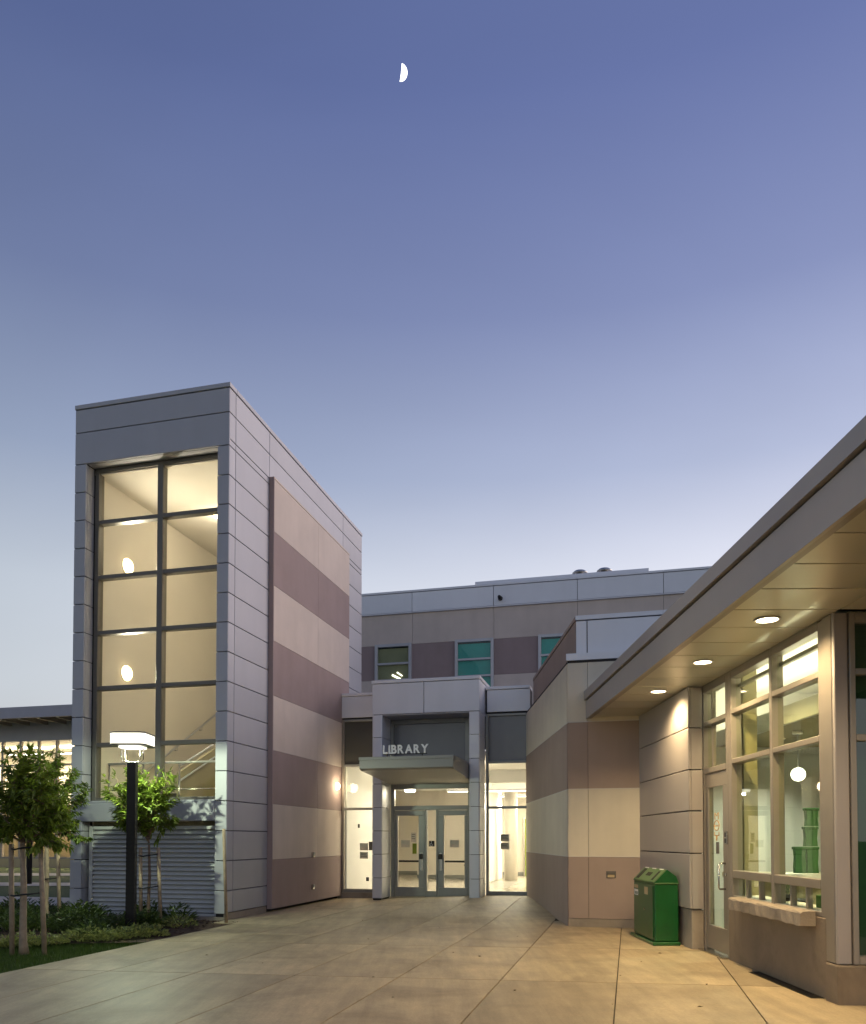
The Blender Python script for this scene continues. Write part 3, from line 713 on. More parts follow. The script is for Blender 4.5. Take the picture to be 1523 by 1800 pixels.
box('inner_post', en, M_STEEL, -3.295, -3.20, 27.78, 27.94, .09, 2.16, 0)
tube('column', en, M_COLP, [(-3.66, 25.0, .08), (-3.66, 25.0, 3.3)], .215, 24)
desk = box('service_desk', en, M_CREAM, -5.0, -4.2, 24.3, 24.9, .08, .55, .01)
box('top', desk, M_GREY, -5.05, -4.15, 24.25, 24.95, .552, .60, .01)
for k in range(6):
    box('floor_strip', en, M_GREY, -4.2, -3.2, 21.2 + k * .55, 21.42 + k * .55, .0755, .079, 0)
box('beam', en, M_WHITE, -10, -.25, 21.4, 21.7, 2.95, 3.3, .004)
box('beam', en, M_WHITE, -10, -.25, 24.0, 24.3, 2.95, 3.3, .004)
# linear pendant lamps in the lobby
for k, (a0, a1, v) in enumerate(((-5.9, -3.5, 19.2), (-5.2, -2.2, 22.6), (-4.8, -1.2, 25.6))):
    w = ('nearest the doors', 'in the middle of the lobby', 'at the back of the lobby')[k]
    t = thing('pendant_light', 'long linear pendant lamp %s, seen over the doors' % w, 'pendant light', ((a0 + a1) / 2, v, 2.78), lib=True, group='lobby pendant lamps')
    box('housing', t, M_LIGHTFR, a0, a1, v - .06, v + .06, 2.80, 2.86, .006)
    box('diffuser', t, E_LIN, a0 + .02, a1 - .02, v - .045, v + .045, 2.775, 2.798, .003)
    for u in (a0 + .3, a1 - .3): tube('hanger', t, M_LIGHTFR, [(u, v, 2.86), (u, v, 3.3)], .012, 6)
    lamp('tube_light', t, 'AREA', ((a0 + a1) / 2, v, 2.76), (42, 150, 260)[k], (1., .88, .66), a1 - a0, size_y=.2, aim=(0, 0, -1))
    lamp('tube_light', t, 'AREA', ((a0 + a1) / 2, v, 2.88), (28, 80, 140)[k], (1., .88, .66), a1 - a0, size_y=.2, aim=(0, 0, 1))
t = thing('wall_fixture', 'bright square lamp on the lobby ceiling just inside the doors', 'ceiling light', (-5.1, 18.2, 2.6), lib=True)
box('lens', t, E_LIN, -5.22, -5.0, 18.1, 18.3, 2.52, 2.66, .01)
box('housing', t, M_GREY, -5.24, -4.98, 18.08, 18.32, 2.662, 2.70, .006)
tube('hanger', t, M_GREY, [(-5.1, 18.2, 2.70), (-5.1, 18.2, 3.3)], .01, 6)
lamp('bulb', t, 'POINT', (-5.11, 18.2, 2.48), 16, (1., .88, .64), .03)

# the LIBRARY sign: letters standing on a rail over the canopy edge
sg = thing('library_sign', 'white capital letters spelling LIBRARY standing on the canopy edge', 'sign', (-4.4, 15.36, 3.07), lib=True)
box('rail', sg, M_DARK, -4.88, -3.95, 15.35, 15.37, 3.118, 3.135, .002)
for u in (-4.8, -4.05): box('rail_post', sg, M_DARK, u - .01, u + .01, 15.35, 15.37, 3.05, 3.117, 0)
def letters(par, text, u0, width, v, z, h, mat, depth, gapf=.14, lib=True, nm='letter', axis='u', thick=.0):
    glyphs = []
    for ch in text:
        c = bpy.data.curves.new('glyph', 'FONT'); c.body = ch; c.extrude = depth / 2 ; c.offset = thick
        o = bpy.data.objects.new('glyph', c); COL.objects.link(o)
        dg = bpy.context.evaluated_depsgraph_get(); dg.update()
        me = bpy.data.meshes.new_from_object(o.evaluated_get(dg))
        bpy.data.objects.remove(o)
        xs = [w.co.x for w in me.vertices]; ys = [w.co.y for w in me.vertices]
        glyphs.append((ch, me, min(xs), max(xs), min(ys), max(ys)))
    H = max(g[5] - g[4] for g in glyphs)
    tot = sum(g[3] - g[2] for g in glyphs) + gapf * H * (len(glyphs) - 1)
    sx = width / tot; sz = h / H; x = u0
    for ch, me, x0, x1, y0, y1 in glyphs:
        for w in me.vertices:
            w.co = ((w.co.x - x0) * sx, -w.co.z, (w.co.y - y0) * sz) if axis == 'u' else (w.co.z, -(w.co.x - x0) * sx, (w.co.y - y0) * sz)
        me.materials.clear(); me.materials.append(mat)
        me.update()
        o = bpy.data.objects.new(nm, me)
        at = (x, v, z) if axis == 'u' else (v, x, z)
        put(o, par, at); fix_normals(o)
        x += (((x1 - x0) + gapf * H) * sx) * (1 if axis == 'u' else -1)
letters(sg, 'LIBRARY', -4.89, .965, 15.36, 3.136, .182, M_WSIGN, .02, thick=.03)

# notices on the glass
def notice(label, u, z, w, h, m=M_PAPER, v=VS + .012, lines=3, grp='paper notices on the entrance glass', name='paper_notice'):
    t = box(name, None, m, u - w / 2, u + w / 2, v - .002, v, z - h / 2, z + h / 2, 0)
    t.location = UV(u, v, z); t.rotation_euler = (0, 0, ANG)
    tag(t, label, 'notice', grp)
    ABS[t] = Vector((u, v, z))
    for k in range(lines):
        zz = z + h * .3 - k * h * .22
        box('text_line', t, M_INK, u - w * .36, u + w * (.36 - .12 * (k % 2)), v - .004, v - .0025, zz - .006, zz + .006, 0)
    return t
dv = VS + .008
notice('grey paper notice left of centre on the left entrance door', -5.02, 1.285, .21, .17, v=dv, lines=0)
notice('printed paper notice at the upper right of the left door glass', -4.83, 1.43, .12, .22, v=dv)
notice('lime green card at the lower right of the left door glass', -4.805, 1.17, .10, .24, M_LIME, v=dv, lines=0)
notice('grey paper notice in the middle of the right entrance door', -3.86, 1.285, .215, .17, v=dv, lines=0)
ud = VS + .018
notice('upper paper notice on the tall glass right of the doors', -2.70, 1.42, .20, .17, v=ud)
notice('lower paper notice on the tall glass right of the doors', -2.70, 1.235, .20, .15, v=ud)
notice('upper grey notice on the tall glass left of the doors', -6.04, 1.21, .20, .17, v=ud, lines=0)
notice('lower grey notice on the tall glass left of the doors', -6.04, 1.01, .20, .16, v=ud)
notice('small dark sticker card beside the upper left notice', -5.87, 1.23, .10, .2, M_INK, v=ud, lines=0)
notice('small dark sticker high on the left glass panel', -6.17, 1.70, .05, .09, M_INK, v=ud, lines=0)
notice('dark sticker at the right edge of the left glass panel', -5.79, 1.65, .09, .08, M_INK, v=ud, lines=0)
notice('dark socket plate low behind the left glass panel', -5.95, .45, .07, .09, M_INK, v=ud, lines=0)
# wheelchair access sign
ac = thing('access_sign', 'small black wheelchair access sign on the glass between the doors', 'sign', (-4.395, VS + .012, 1.28), lib=True)
box('plate', ac, M_DARK, -4.46, -4.33, VS + .010, VS + .016, 1.22, 1.35, .002)
av = VS + .006
lathe('head', ac, M_WSIGN, (-4.405, av + .002, 1.328), [(.010, 0), (.010, .003)], 12, 'y')
tube('body_stroke', ac, M_WSIGN, [(-4.405, av, 1.312), (-4.402, av, 1.275), (-4.378, av, 1.275), (-4.366, av, 1.245)], .0045, 5)
tube('wheel', ac, M_WSIGN, [(-4.403 + .03 * math.cos(a), av, 1.262 + .03 * math.sin(a)) for a in [R(110 + k * 24) for k in range(10)]], .004, 5)

# ================================================================== SIDE WING right of the doors (world x, y, z)
sw = thing('side_wing', 'low banded sand and brown stucco wing right of the library doors', 'building', (3.4, 14.5, 0))
C0 = Vector((2.156, 12.5)); C1 = Vector((2.088, 17.62)); DU = Vector((CA, -SA)); DV = Vector((SA, CA))
DL = (C1 - C0).normalized(); NLi = Vector((-DL.y, DL.x)) * -1      # into the wing
def fpanel(name, mat, t0, t1, z0, z1, out=0., th=.06):
    """panel on the front of the wing between distances t0, t1 from the corner"""
    a = C0 + DU * t0 - DV * out; b = C0 + DU * t1 - DV * out
    return prism(name, sw, mat, [tuple(a), tuple(b), tuple(b + DV * th), tuple(a + DV * th)], z0, z1)
def lpanel(name, mat, t0, t1, z0, z1, out=0., th=.06):
    a = C0 + DL * t0 - NLi * out; b = C0 + DL * t1 - NLi * out
    return prism(name, sw, mat, [tuple(a), tuple(b), tuple(b + NLi * th), tuple(a + NLi * th)], z0, z1)
wb = [(.0, 1.108, M_BRN2), (1.112, 2.178, M_TAN2), (2.182, 3.25, M_BRN2), (3.254, 4.20, M_TAN2)]
E1 = C0 + DU * 5.0
prism('wall', sw, M_CORE, [tuple(C0 + DU * .06 + DL * .08), tuple(E1 + DV * .08), tuple(E1 + DV * 6), tuple(C1 + DU * .06)], -.05, 4.19)
LLEN = (C1 - C0).length
for z0, z1, m in wb:
    zb = -.05 if z0 == 0 else z0
    fpanel('band_panel', m, .0, .31, zb if z0 else .135, z1); fpanel('band_panel', m, .316, 1.25, zb if z0 else .135, z1); fpanel('band_panel', m, 1.256, 5.0, zb if z0 else .135, z1)
    lpanel('band_panel', m, .062, LLEN, zb, z1)
for z in (1.108, 2.178, 3.25):
    fpanel('reveal_strip', M_STRIP, .0, 5.0, z - .004, z + .010, .006, .01)
    lpanel('reveal_strip', M_STRIP, .0, LLEN, z - .004, z + .008, .003, .01)
fpanel('plinth', M_CONC, .0, 1.3, -.05, .128, .014, .07)
# set-back parapet over the wing
lpanel('coping', M_CORE, .06, LLEN, 4.203, 4.225, .006, .3)
fpanel('coping', M_PANELW, -.02, 5.0, 4.24, 4.35, .03, .3)
fpanel('coping_joint', M_CORE, .0, 5.0, 4.202, 4.238, .0, .2)
D0 = C0 + DU * .13 + DV * .13
def upf(name, mat, t0, t1, z0, z1, out=0., th=.03):
    a = D0 + DU * t0 - DV * out; b = D0 + DU * t1 - DV * out
    return prism(name, sw, mat, [tuple(a), tuple(b), tuple(b + DV * th), tuple(a + DV * th)], z0, z1)
upf('parapet_panel', M_PANELW, 0, .165, 4.372, 4.905); upf('parapet_panel', M_PANELW, .181, 2.6, 4.372, 4.905); upf('parapet_panel', M_PANELW, 2.614, 4.6, 4.372, 4.905)
upf('coping', M_PANELW, -.01, 1.35, 4.925, 4.995, .012, .35); upf('coping', M_PANELW, 1.354, 4.6, 4.925, 4.995, .012, .35)
a = D0 + DL * .04; b = D0 + DL * 4.9
prism('parapet_wall', sw, M_BRN2, [tuple(a), tuple(b), tuple(b + NLi * .1), tuple(a + NLi * .1)], 4.23, 4.915)
prism('coping', sw, M_BRN2, [tuple(a - NLi * .012), tuple(b - NLi * .012), tuple(b + NLi * .12), tuple(a + NLi * .12)], 4.925, 4.99)
prism('wall', sw, M_CORE, [tuple(D0 + DU * .11 + DV * .04), tuple(D0 + DU * 4.6 + DV * .04), tuple(D0 + DU * 4.6 + DV * 5), tuple(b + NLi * .11)], 4.21, 4.9)
box('wall_box', sw, M_PANELW, 2.46, 2.75, 12.27, 12.38, 3.62, 3.80, .006)
wl = thing('step_light', 'small recessed bronze light box low on the brown wing wall', 'wall light', tuple(C0 + DU * .66) + (.83,), rot=ANG)
ABS[wl] = Vector((0, 0, 0))
box('frame', wl, M_MULL, -.075, .075, -.012, .004, -.055, .055, .004)
box('lens', wl, M_FARWALL, -.052, .052, -.0145, -.0125, -.045, .0, .001)
box('hood', wl, M_MULL, -.055, .055, -.028, -.0125, .004, .04, .004)

# ================================================================== CAFE PAVILION on the right (world x, y, z)
cf = thing('cafe_pavilion', 'low cafe pavilion with deep lit eave and glazed front on the right', 'building', (5.5, 8.5, 0))
XW, XE = 3.43, 2.43
EY0, EY1 = 1.0, 12.42
def yblk(x): return 12.5 - (x - 2.156) * SA / CA - .004     # front face of the wing
# eave fascia, flange, soffit
def slanted(name, par, mat, x0, x1, y0, z0, z1):
    """a long member running in y that dies into the slanting wing wall"""
    return prism(name, par, mat, [(x0, y0), (x1, y0), (x1, yblk(x1)), (x0, yblk(x0))], z0, z1)
slanted('fascia', cf, M_PAVPAN, XE, XE + .03, EY0, 3.298, 3.575)
fl0 = 7.05
prism('roof_edge', cf, M_PAVPAN, [(2.400, EY0), (2.52, EY0), (2.52, fl0 - .002), (2.400, fl0 - .002)], 3.598, 3.732)
slanted('roof_edge', cf, M_PAVPAN, 2.400, 2.52, fl0, 3.598, 3.732)
slanted('drip_recess', cf, M_MULL, 2.45, 2.50, EY0, 3.577, 3.6)
slanted('roof', cf, M_ROOF, 2.521, 10.5, EY0, 3.60, 3.70)
slanted('soffit_trim', cf, M_CHAMP, XE + .031, XE + .085, EY0, 3.300, 3.33)
js = [1.05 + .552 * k for k in range(21)]
js = [y + (4.91 - (1.05 + .552 * 7)) for y in js]
js = [EY0] + [y for y in js if EY0 + .1 < y < 11.9]
M_SOFF = surf('soffit_panel', (.52, .49, .40), rough=.32, metal=.3, var=.02, scale=1.5, objvar=.03)
for i, y0 in enumerate(js):
    y1 = js[i + 1] if i + 1 < len(js) else None
    if y1 is None:
        prism('soffit_panel', cf, M_SOFF, [(XE + .09, y0 + .009), (XW - .0, y0 + .009), (XW - .0, yblk(XW)), (XE + .09, yblk(XE + .09))], 3.318, 3.34)
    else:
        box('soffit_panel', cf, M_SOFF, XE + .09, XW - .004, y0 + .009, y1 - .009, 3.318, 3.34, .003)
        if y1 < 6.75:
            box('soffit_panel', cf, M_SOFF, XW + .006, 5.6, y0 + .009, y1 - .009, 3.318, 3.34, .003)
prism('soffit_backing', cf, M_CORE, [(XE + .031, EY0), (5.6, EY0), (5.6, 6.7), (XW, 6.7), (XW, yblk(XW)), (XE + .031, yblk(XE + .031))], 3.345, 3.40)
# panelled pier between the wing and the cafe door
XP = 3.22
pz = [.50, 1.205, 1.74, 2.26, 2.79, 3.314]
box('wall', cf, M_CORE, XP + .03, 3.40, 9.93, 12.2, .5, 3.31, 0)
box('plinth', cf, M_CONC, XP + .035, 3.405, 9.90, 12.2, -.05, .495, .006)
for z0, z1 in [(.505, 1.205)] + list(zip(pz[1:-1], pz[2:])):
    box('panel', cf, M_PAVPAN, XP, XP + .03, 9.866, 12.20, z0 + .006, z1 - .006, .006)
    box('panel', cf, M_PAVPAN, XP + .032, 3.40, 9.866, 9.90, z0 + .006, z1 - .006, .006)
box('panel', cf, M_PAVPAN, XP + .004, XP + .03, 12.205, 12.235, .5, 3.31, 0)
# door bay
def cfr(name, y0, y1, z0, z1, d0=-.02, d1=.10, m=M_CHAMP):
    return box(name, cf, m, XW + d0, XW + d1, y0, y1, z0, z1, .005)
box('head_frame', cf, M_CHAMP, XW - .02, XW + .12, 8.945, 9.93, 3.301, 3.344, 0)
cfr('frame', 9.865, 9.93, 0, 3.30); cfr('frame', 9.055, 9.125, 0, 3.30)
cfr('frame', 9.127, 9.863, 2.20, 2.27); cfr('frame', 9.127, 9.863, 2.80, 2.855); cfr('frame', 9.127, 9.863, 3.22, 3.30)
for z0, z1 in ((2.27, 2.80), (2.855, 3.22)):
    box('pane', cf, G_CAFE, XW + .04, XW + .048, 9.127, 9.863, z0, z1, 0)
    box('reveal', cf, M_CHAMP, XW + .02, XW + .07, 9.66, 9.685, z0, z1, .003)
dr = box('door', cf, M_CHAMP, XW - .005, XW + .045, 9.132, 9.858, .045, .33, .005)
box('stile', dr, M_CHAMP, XW - .005, XW + .045, 9.132, 9.27, .332, 2.02, .005)
box('stile', dr, M_CHAMP, XW - .005, XW + .045, 9.76, 9.858, .332, 2.02, .005)
box('top_rail', dr, M_CHAMP, XW - .005, XW + .045, 9.132, 9.858, 2.022, 2.195, .005)
box('pane', dr, G_CAFE, XW + .014, XW + .022, 9.272, 9.758, .332, 2.02, 0)
tube('pull_handle', dr, M_STEEL, [(XW - .006, 9.20, .80), (XW - .075, 9.20, .80), (XW - .085, 9.20, .815), (XW - .085, 9.20, 1.085), (XW - .075, 9.20, 1.10), (XW - .006, 9.20, 1.10)], .011, 8)
lathe('lock_cylinder', dr, M_STEEL, (XW - .006, 9.17, .97), [(.017, 0), (.017, -.016), (.001, -.018)], 12, 'x')
box('threshold', cf, M_STEEL, XW - .10, XW + .05, 9.08, 9.90, -.01, .018, .004)
kp = thing('keypad', 'small silver card reader beside the cafe door handle', 'card reader', (XW - .02, 9.09, 1.40))
box('case', kp, M_STEEL, XW - .045, XW - .021, 9.063, 9.118, 1.325, 1.475, .004)
box('screen', kp, M_DARK, XW - .048, XW - .0455, 9.071, 9.110, 1.41, 1.462, 0)
box('button_plate', kp, M_DARK, XW - .048, XW - .0455, 9.071, 9.110, 1.34, 1.392, 0)
# orange decal on the door glass
dc = thing('door_decal', 'orange line decal and dark hours card on the cafe door glass', 'decal', (XW + .012, 9.52, 1.5))
letters(dc, 'M', 9.58, .13, XW + .010, 1.625, .085, M_ORANGE, .002, axis='y', nm='stroke', thick=-.006)
cyy = 9.515
tube('ring', dc, M_ORANGE, [(XW + .009, cyy + .085 * math.cos(R(a)), 1.55 + .06 * math.sin(R(a))) for a in range(0, 361, 24)], .005, 5)
tube('ring_bar', dc, M_ORANGE, [(XW + .009, cyy + .05, 1.545), (XW + .009, cyy - .05, 1.545)], .006, 5)
tube('stroke', dc, M_ORANGE, [(XW + .009, cyy + .075, 1.47), (XW + .009, cyy + .075, 1.43), (XW + .009, cyy - .075, 1.43), (XW + .009, cyy - .075, 1.47)], .005, 5)
tube('stroke', dc, M_ORANGE, [(XW + .009, cyy + .02, 1.425), (XW + .009, cyy, 1.37), (XW + .009, cyy - .02, 1.425)], .006, 5)
box('hours_card', dc, M_MULL, XW + .008, XW + .011, 9.44, 9.535, 1.21, 1.35, 0)
# window wall
ys_ = [9.05, 7.90, 6.83]
for y0, y1 in ((8.945, 9.053), (7.865, 7.93), (6.83, 6.915)):
    cfr('mullion', y0, y1, .70, 3.30)
for y0, y1 in ((6.917, 7.863), (7.932, 8.943)):
    for z0, z1 in ((.70, .745), (.945, 1.03), (2.245, 2.30), (2.815, 2.87), (3.23, 3.30)):
        cfr('transom', y0, y1, z0, z1)
    for z0, z1 in ((1.03, 2.245), (2.30, 2.815), (2.87, 3.23)):
        box('pane', cf, G_CAFE, XW + .04, XW + .048, y0, y1, z0, z1, 0)
    w = (y1 - y0) / 3
    for k in range(3):
        if k: box('glazing_bar', cf, M_CHAMP, XW + .0, XW + .06, y0 + w * k - .013, y0 + w * k + .013, .747, .943, .004)
        box('pane', cf, G_CAFE, XW + .04, XW + .048, y0 + w * k + .02, y0 + w * (k + 1) - .02, .745, .945, 0)
    box('head_frame', cf, M_CHAMP, XW - .02, XW + .12, y0, y1, 3.301, 3.344, 0)
    box('clerestory_rail', cf, M_CHAMP, XW + .06, XW + .11, y0, y1, 3.12, 3.16, .003)
cw = box('counter_wall', cf, M_CONCD, XW - .03, XW + .12, 6.80, 9.053, -.05, .698, .008)
# rough concrete ledge
lg_v, lg_f = [], []
nseg = 24
rnd = random.Random(3)
for i in range(nseg + 1):
    y = 6.99 + (8.72 - 6.99) * i / nseg
    j = lambda s=.006: rnd.uniform(-s, s)
    lg_v += [(XW - .032, y, .61), (XW - .165 + j(), y, .612 + j()), (XW - .165 + j(.008), y, .722 + j(.008)), (XW - .150 + j(), y, .738), (XW - .032, y, .742)]
for i in range(nseg):
    for k in range(5):
        a = i * 5 + k; b = i * 5 + (k + 1) % 5
        lg_f.append((a, b, b + 5, a + 5))
lg_f += [(4, 3, 2, 1, 0), tuple(range(nseg * 5, nseg * 5 + 5))]
fix_normals(meshobj('ledge', cf, M_LEDGE, lg_v, lg_f))
# corner pier and end window
box('corner_pier', cf, M_CHAMP, XW - .03, XW + .005, 6.665, 6.828, .33, 3.31, .006)
box('corner_pier', cf, M_PAVPAN, XW - .026, XW + .09, 6.62, 6.662, .33, 3.31, .006)
box('plinth', cf, M_CONCD, XW - .055, 6.5, 6.575, 6.79, -.05, .325, .010)
for x0, x1 in ((3.525, 3.575), (4.75, 4.83), (5.95, 6.05)):
    box('mullion', cf, M_CHAMP, x0, x1, 6.60, 6.72, .33, 3.31, .005)
for x0, x1 in ((3.577, 4.748), (4.832, 5.948)):
    for z0, z1 in ((.33, .40), (2.215, 2.27), (2.775, 2.83), (3.22, 3.31)):
        box('transom', cf, M_CHAMP, x0, x1, 6.60, 6.70, z0, z1, .005)
    for z0, z1 in ((.40, 2.215), (2.27, 2.775), (2.83, 3.22)):
        box('pane', cf, G_REFL, x0, x1, 6.645, 6.653, z0, z1, 0)
box('reflection_backing', cf, M_GREENDARK, 3.53, 6.0, 6.80, 6.83, .33, 3.30, 0)  # green sheet imitating the landscape reflected in the end panes
# room inside
box('floor', cf, M_FLOOR, XW + .12, 8.0, 6.84, 11.3, -.03, .03, 0)
box('inner_wall', cf, M_WHITE, XW + .12, 8.0, 11.2, 11.3, .03, 3.58, 0)
box('inner_wall', cf, M_WHITE, 7.9, 8.0, 6.84, 11.2, .03, 3.58, 0)
box('inner_wall', cf, M_WHITE, XW + .10, 8.0, 6.832, 6.90, .03, 3.58, 0)
box('ceiling', cf, M_WHITE, XW + .12, 8.0, 6.9, 11.2, 3.48, 3.58, 0)
box('dropped_ceiling', cf, M_OLIVE, 4.05, 7.9, 6.9, 11.2, 2.70, 2.74, 0)
box('ceiling_edge', cf, M_WHITE, 4.00, 4.048, 6.9, 11.2, 2.69, 2.90, .004)
box('inner_pier', cf, M_OLIVE, XW + .14, XW + .30, 9.0, 9.12, .03, 3.48, 0)
cnt = box('back_counter', cf, M_CREAM, 3.75, 7.0, 9.55, 10.2, .90, .965, .006)
box('front', cnt, M_OLIVE, 3.80, 7.0, 9.65, 9.70, .03, .898, 0)
for x, y in ((4.6, 8.6), (4.5, 10.2)):
    tt = thing('recessed_light', 'small ceiling lamp inside the cafe %s' % ('near the window' if y < 9 else 'by the back wall'), 'ceiling light', (x, y, 2.70), group='cafe ceiling lamps')
    lathe('lens', tt, E_SOFF, (x, y, 2.69), [(.07, 0), (.07, .008)], 16)
    lathe('trim', tt, M_WSIGN, (x, y, 2.685), [(.09, 0), (.09, .006), (.07, .006), (.07, 0)], 16)
    lamp('bulb', tt, 'SPOT', (x, y, 2.66), 140, (.95, 1., .84), .06, spot=R(130), aim=(0, 0, -1))
tt = thing('cove_light', 'bright concealed strip lamp above the cafe dropped ceiling', 'cove light', (5.0, 9.0, 2.76))
box('tube', tt, E_LIN, 4.30, 4.36, 7.0, 11.1, 2.76, 2.80, .004)
lamp('tube_light', tt, 'AREA', (4.34, 9.0, 2.84), 50, (1., .93, .72), .15, size_y=4, aim=(0, 0, 1))
gl = thing('globe_reflection', 'glowing white globe standing in for a round reflection in the cafe glass', 'reflection stand-in', (4.43, 9.5, 2.17))  # round reflection in the glass, modelled as a hung glowing globe
lathe('globe', gl, E_GLOBE, (4.43, 9.5, 2.17), [(.001, -.085), (.045, -.072), (.075, -.04), (.085, 0), (.075, .04), (.045, .072), (.001, .085)], 20)
tube('stem', gl, M_GREY, [(4.43, 9.5, 2.25), (4.43, 9.5, 2.70)], .004, 6)
lathe('canopy', gl, M_WSIGN, (4.43, 9.5, 2.66), [(.06, 0), (.06, .035)], 16)
# green bags piled on the back counter
def bag(label, x, y, z, w, h):
    t = thing('green_bag', label, 'bag', (x, y, z), group='green bags in the cafe')
    n = 5; vs_, fs = [], []
    for i in range(n + 1):
        s = 1 - .06 * math.sin(i * 1.7 + x * 9); zz = z + h * i / n
        vs_ += [(x - w / 2 * s, y - .035, zz), (x + w / 2 * s, y - .035, zz), (x + w / 2 * s, y + .035, zz), (x - w / 2 * s, y + .035, zz)]
    for i in range(n):
        for k in range(4): fs.append((i * 4 + k, i * 4 + (k + 1) % 4, i * 4 + 4 + (k + 1) % 4, i * 4 + 4 + k))
    fs += [(3, 2, 1, 0), tuple(range(n * 4, n * 4 + 4))]
    meshobj('body', t, M_BAG, vs_, fs)
    box('flap', t, M_BAG, x - w / 2 - .018, x + w / 2 + .012, y - .045, y + .042, z + h - .035, z + h - .002, .006)
    return t
bag('left of the two green bags standing on the cafe counter', 4.535, 9.72, .967, .125, .325)
bag('right of the two green bags standing on the cafe counter', 4.685, 9.72, .967, .135, .325)
bag('green bag lying on top of the two standing bags', 4.672, 9.72, 1.296, .145, .245)
bag('topmost green bag of the pile on the cafe counter', 4.685, 9.72, 1.546, .14, .225)
bag('lone dark green bag at the left end of the cafe window', 3.90, 9.75, .967, .10, .30)
# stools and clutter behind the low panes
def stool(label, x, y):
    t = thing('stool', label, 'stool', (x, y, .03), group='stools inside the cafe')
    lathe('seat', t, M_DARK, (x, y, .66), [(.001, 0), (.15, .0), (.17, .02), (.16, .045), (.001, .05)], 18)
    for k in range(4):
        a = R(45 + 90 * k)
        tube('leg', t, M_STEEL, [(x + .09 * math.cos(a), y + .09 * math.sin(a), .665), (x + .17 * math.cos(a), y + .17 * math.sin(a), .03)], .011, 6)
    lathe('foot_ring', t, M_STEEL, (x, y, .25), [(.135, 0), (.145, .008), (.135, .016), (.128, .008)], 18)
stool('stool nearest the cafe door, seen through the low panes', 4.15, 8.95)
stool('stool nearest the corner pier, seen through the low panes', 4.35, 7.9)
# small box and mug on the window ledge inside
bx = thing('napkin_box', 'small dark napkin box behind the low cafe panes', 'box', (3.66, 7.30, .745))
box('sill_board', cf, M_CREAM, XW + .122, XW + .33, 6.92, 9.0, .705, .742, .004)
box('body', bx, M_BAG, 3.60, 3.72, 7.22, 7.40, .743, .86, .006)
prism('napkins', bx, M_WSIGN, [(3.63, 7.26), (3.69, 7.26), (3.66, 7.36)], .861, .90)
pl = thing('table_plant', 'dark leafy pot plant behind the low cafe panes', 'plant', (3.66, 8.15, .745))
lathe('pot', pl, M_DARK, (3.66, 8.15, .743), [(.035, 0), (.05, .07)], 14)

# downlights in the eave
def downlight(y, which):
    t = thing('downlight', which, 'downlight', (2.94, y, 3.318), group='downlights in the cafe eave')
    lathe('lens', t, E_SOFF, (2.94, y, 3.310), [(.092, 0), (.092, .006)], 24)
    lathe('trim_ring', t, M_WSIGN, (2.94, y, 3.306), [(.112, 0.004), (.108, 0), (.093, 0), (.093, .011), (.112, .011)], 24)
    lamp('bulb', t, 'SPOT', (2.94, y, 3.29), 235, (1., .74, .39), .09, spot=R(150), blend=.6, aim=(0, 0, -1))
for y, w in ((10.19, 'downlight in the eave nearest the recycling bin'), (8.50, 'downlight in the eave above the cafe door'), (6.85, 'downlight in the eave above the cafe window corner'),
             (4.85, 'downlight in the near end of the cafe eave'), (3.0, 'downlight at the very near end of the cafe eave')):
    downlight(y, w)
# trench drain at the foot of the counter wall
td = thing('trench_drain', 'dark slotted drain strip at the foot of the cafe counter', 'drain', (3.34, 7.5, 0))
box('channel', td, M_DARK, 3.285, 3.398, 6.86, 8.22, -.03, .003, 0)
for k in range(34): box('bar', td, M_DARK, 3.288, 3.395, 6.87 + k * .04, 6.89 + k * .04, .0032, .0065, 0)

# ================================================================== RECYCLING BIN
rb = thing('recycling_bin', 'green three slot recycling bin with gabled lid beside the cafe door', 'recycling bin', (3.06, 10.8, 0))
bx0, bx1, by0, by1 = 2.895, 3.205, 10.27, 11.33
box('base', rb, M_GREENB, bx0 - .04, bx1 + .01, by0 - .045, by1 + .06, .0, .045, .008)
box('body', rb, M_GREENB, bx0, bx1, by0, by1, .047, .795, .012)
box('door_panel', rb, M_GREENB, bx0 - .012, bx0 - .001, by0 + .05, by1 - .05, .09, .77, .004)
box('rim', rb, M_GREENL, bx0 - .008, bx1 + .006, by0 - .008, by1 + .008, .796, .812, .003)
xm = (bx0 + bx1) / 2 + .01
gv = [(bx0 - .005, by0 - .004, .813), (bx1 + .003, by0 - .004, .813), (bx1 - .03, by0 - .004, .90), (xm, by0 - .004, .985),
      (bx0 - .005, by1 + .004, .813), (bx1 + .003, by1 + .004, .813), (bx1 - .03, by1 + .004, .90), (xm, by1 + .004, .985)]
hood = fix_normals(meshobj('hood', rb, M_GREENB, gv, [(0, 1, 2, 3), (7, 6, 5, 4), (0, 3, 7, 4), (1, 5, 6, 2), (2, 6, 7, 3), (0, 4, 5, 1)]))
def on_slope(s, y, off):     # s from 0 at the eave to 1 at the ridge
    a = Vector((bx0 - .005, y, .813)); b = Vector((xm, y, .985)); d = (b - a); n = Vector((-d.z, 0, d.x)).normalized()
    return a + d * s + n * off
def slope_quad(name, mat, s0, s1, y0, y1, off, skew=0):
    p = [on_slope(s0, y0, off), on_slope(s0, y1, off), on_slope(s1, y1 + skew, off), on_slope(s1, y0 + skew, off)]
    q = [v - (on_slope(0, 0, 1) - on_slope(0, 0, 0)) * .004 for v in p]
    return fix_normals(meshobj(name, hood, mat, [tuple(v) for v in p + q], [(0, 1, 2, 3), (7, 6, 5, 4)] + [(i, (i + 1) % 4, 4 + (i + 1) % 4, 4 + i) for i in range(4)]))
slope_quad('slope_plate', M_GREENL, .02, .97, by0 + .01, by1 - .01, .006)
slope_quad('slot', M_RUBBER, .12, .88, by1 - .22, by1 - .08, .0085)
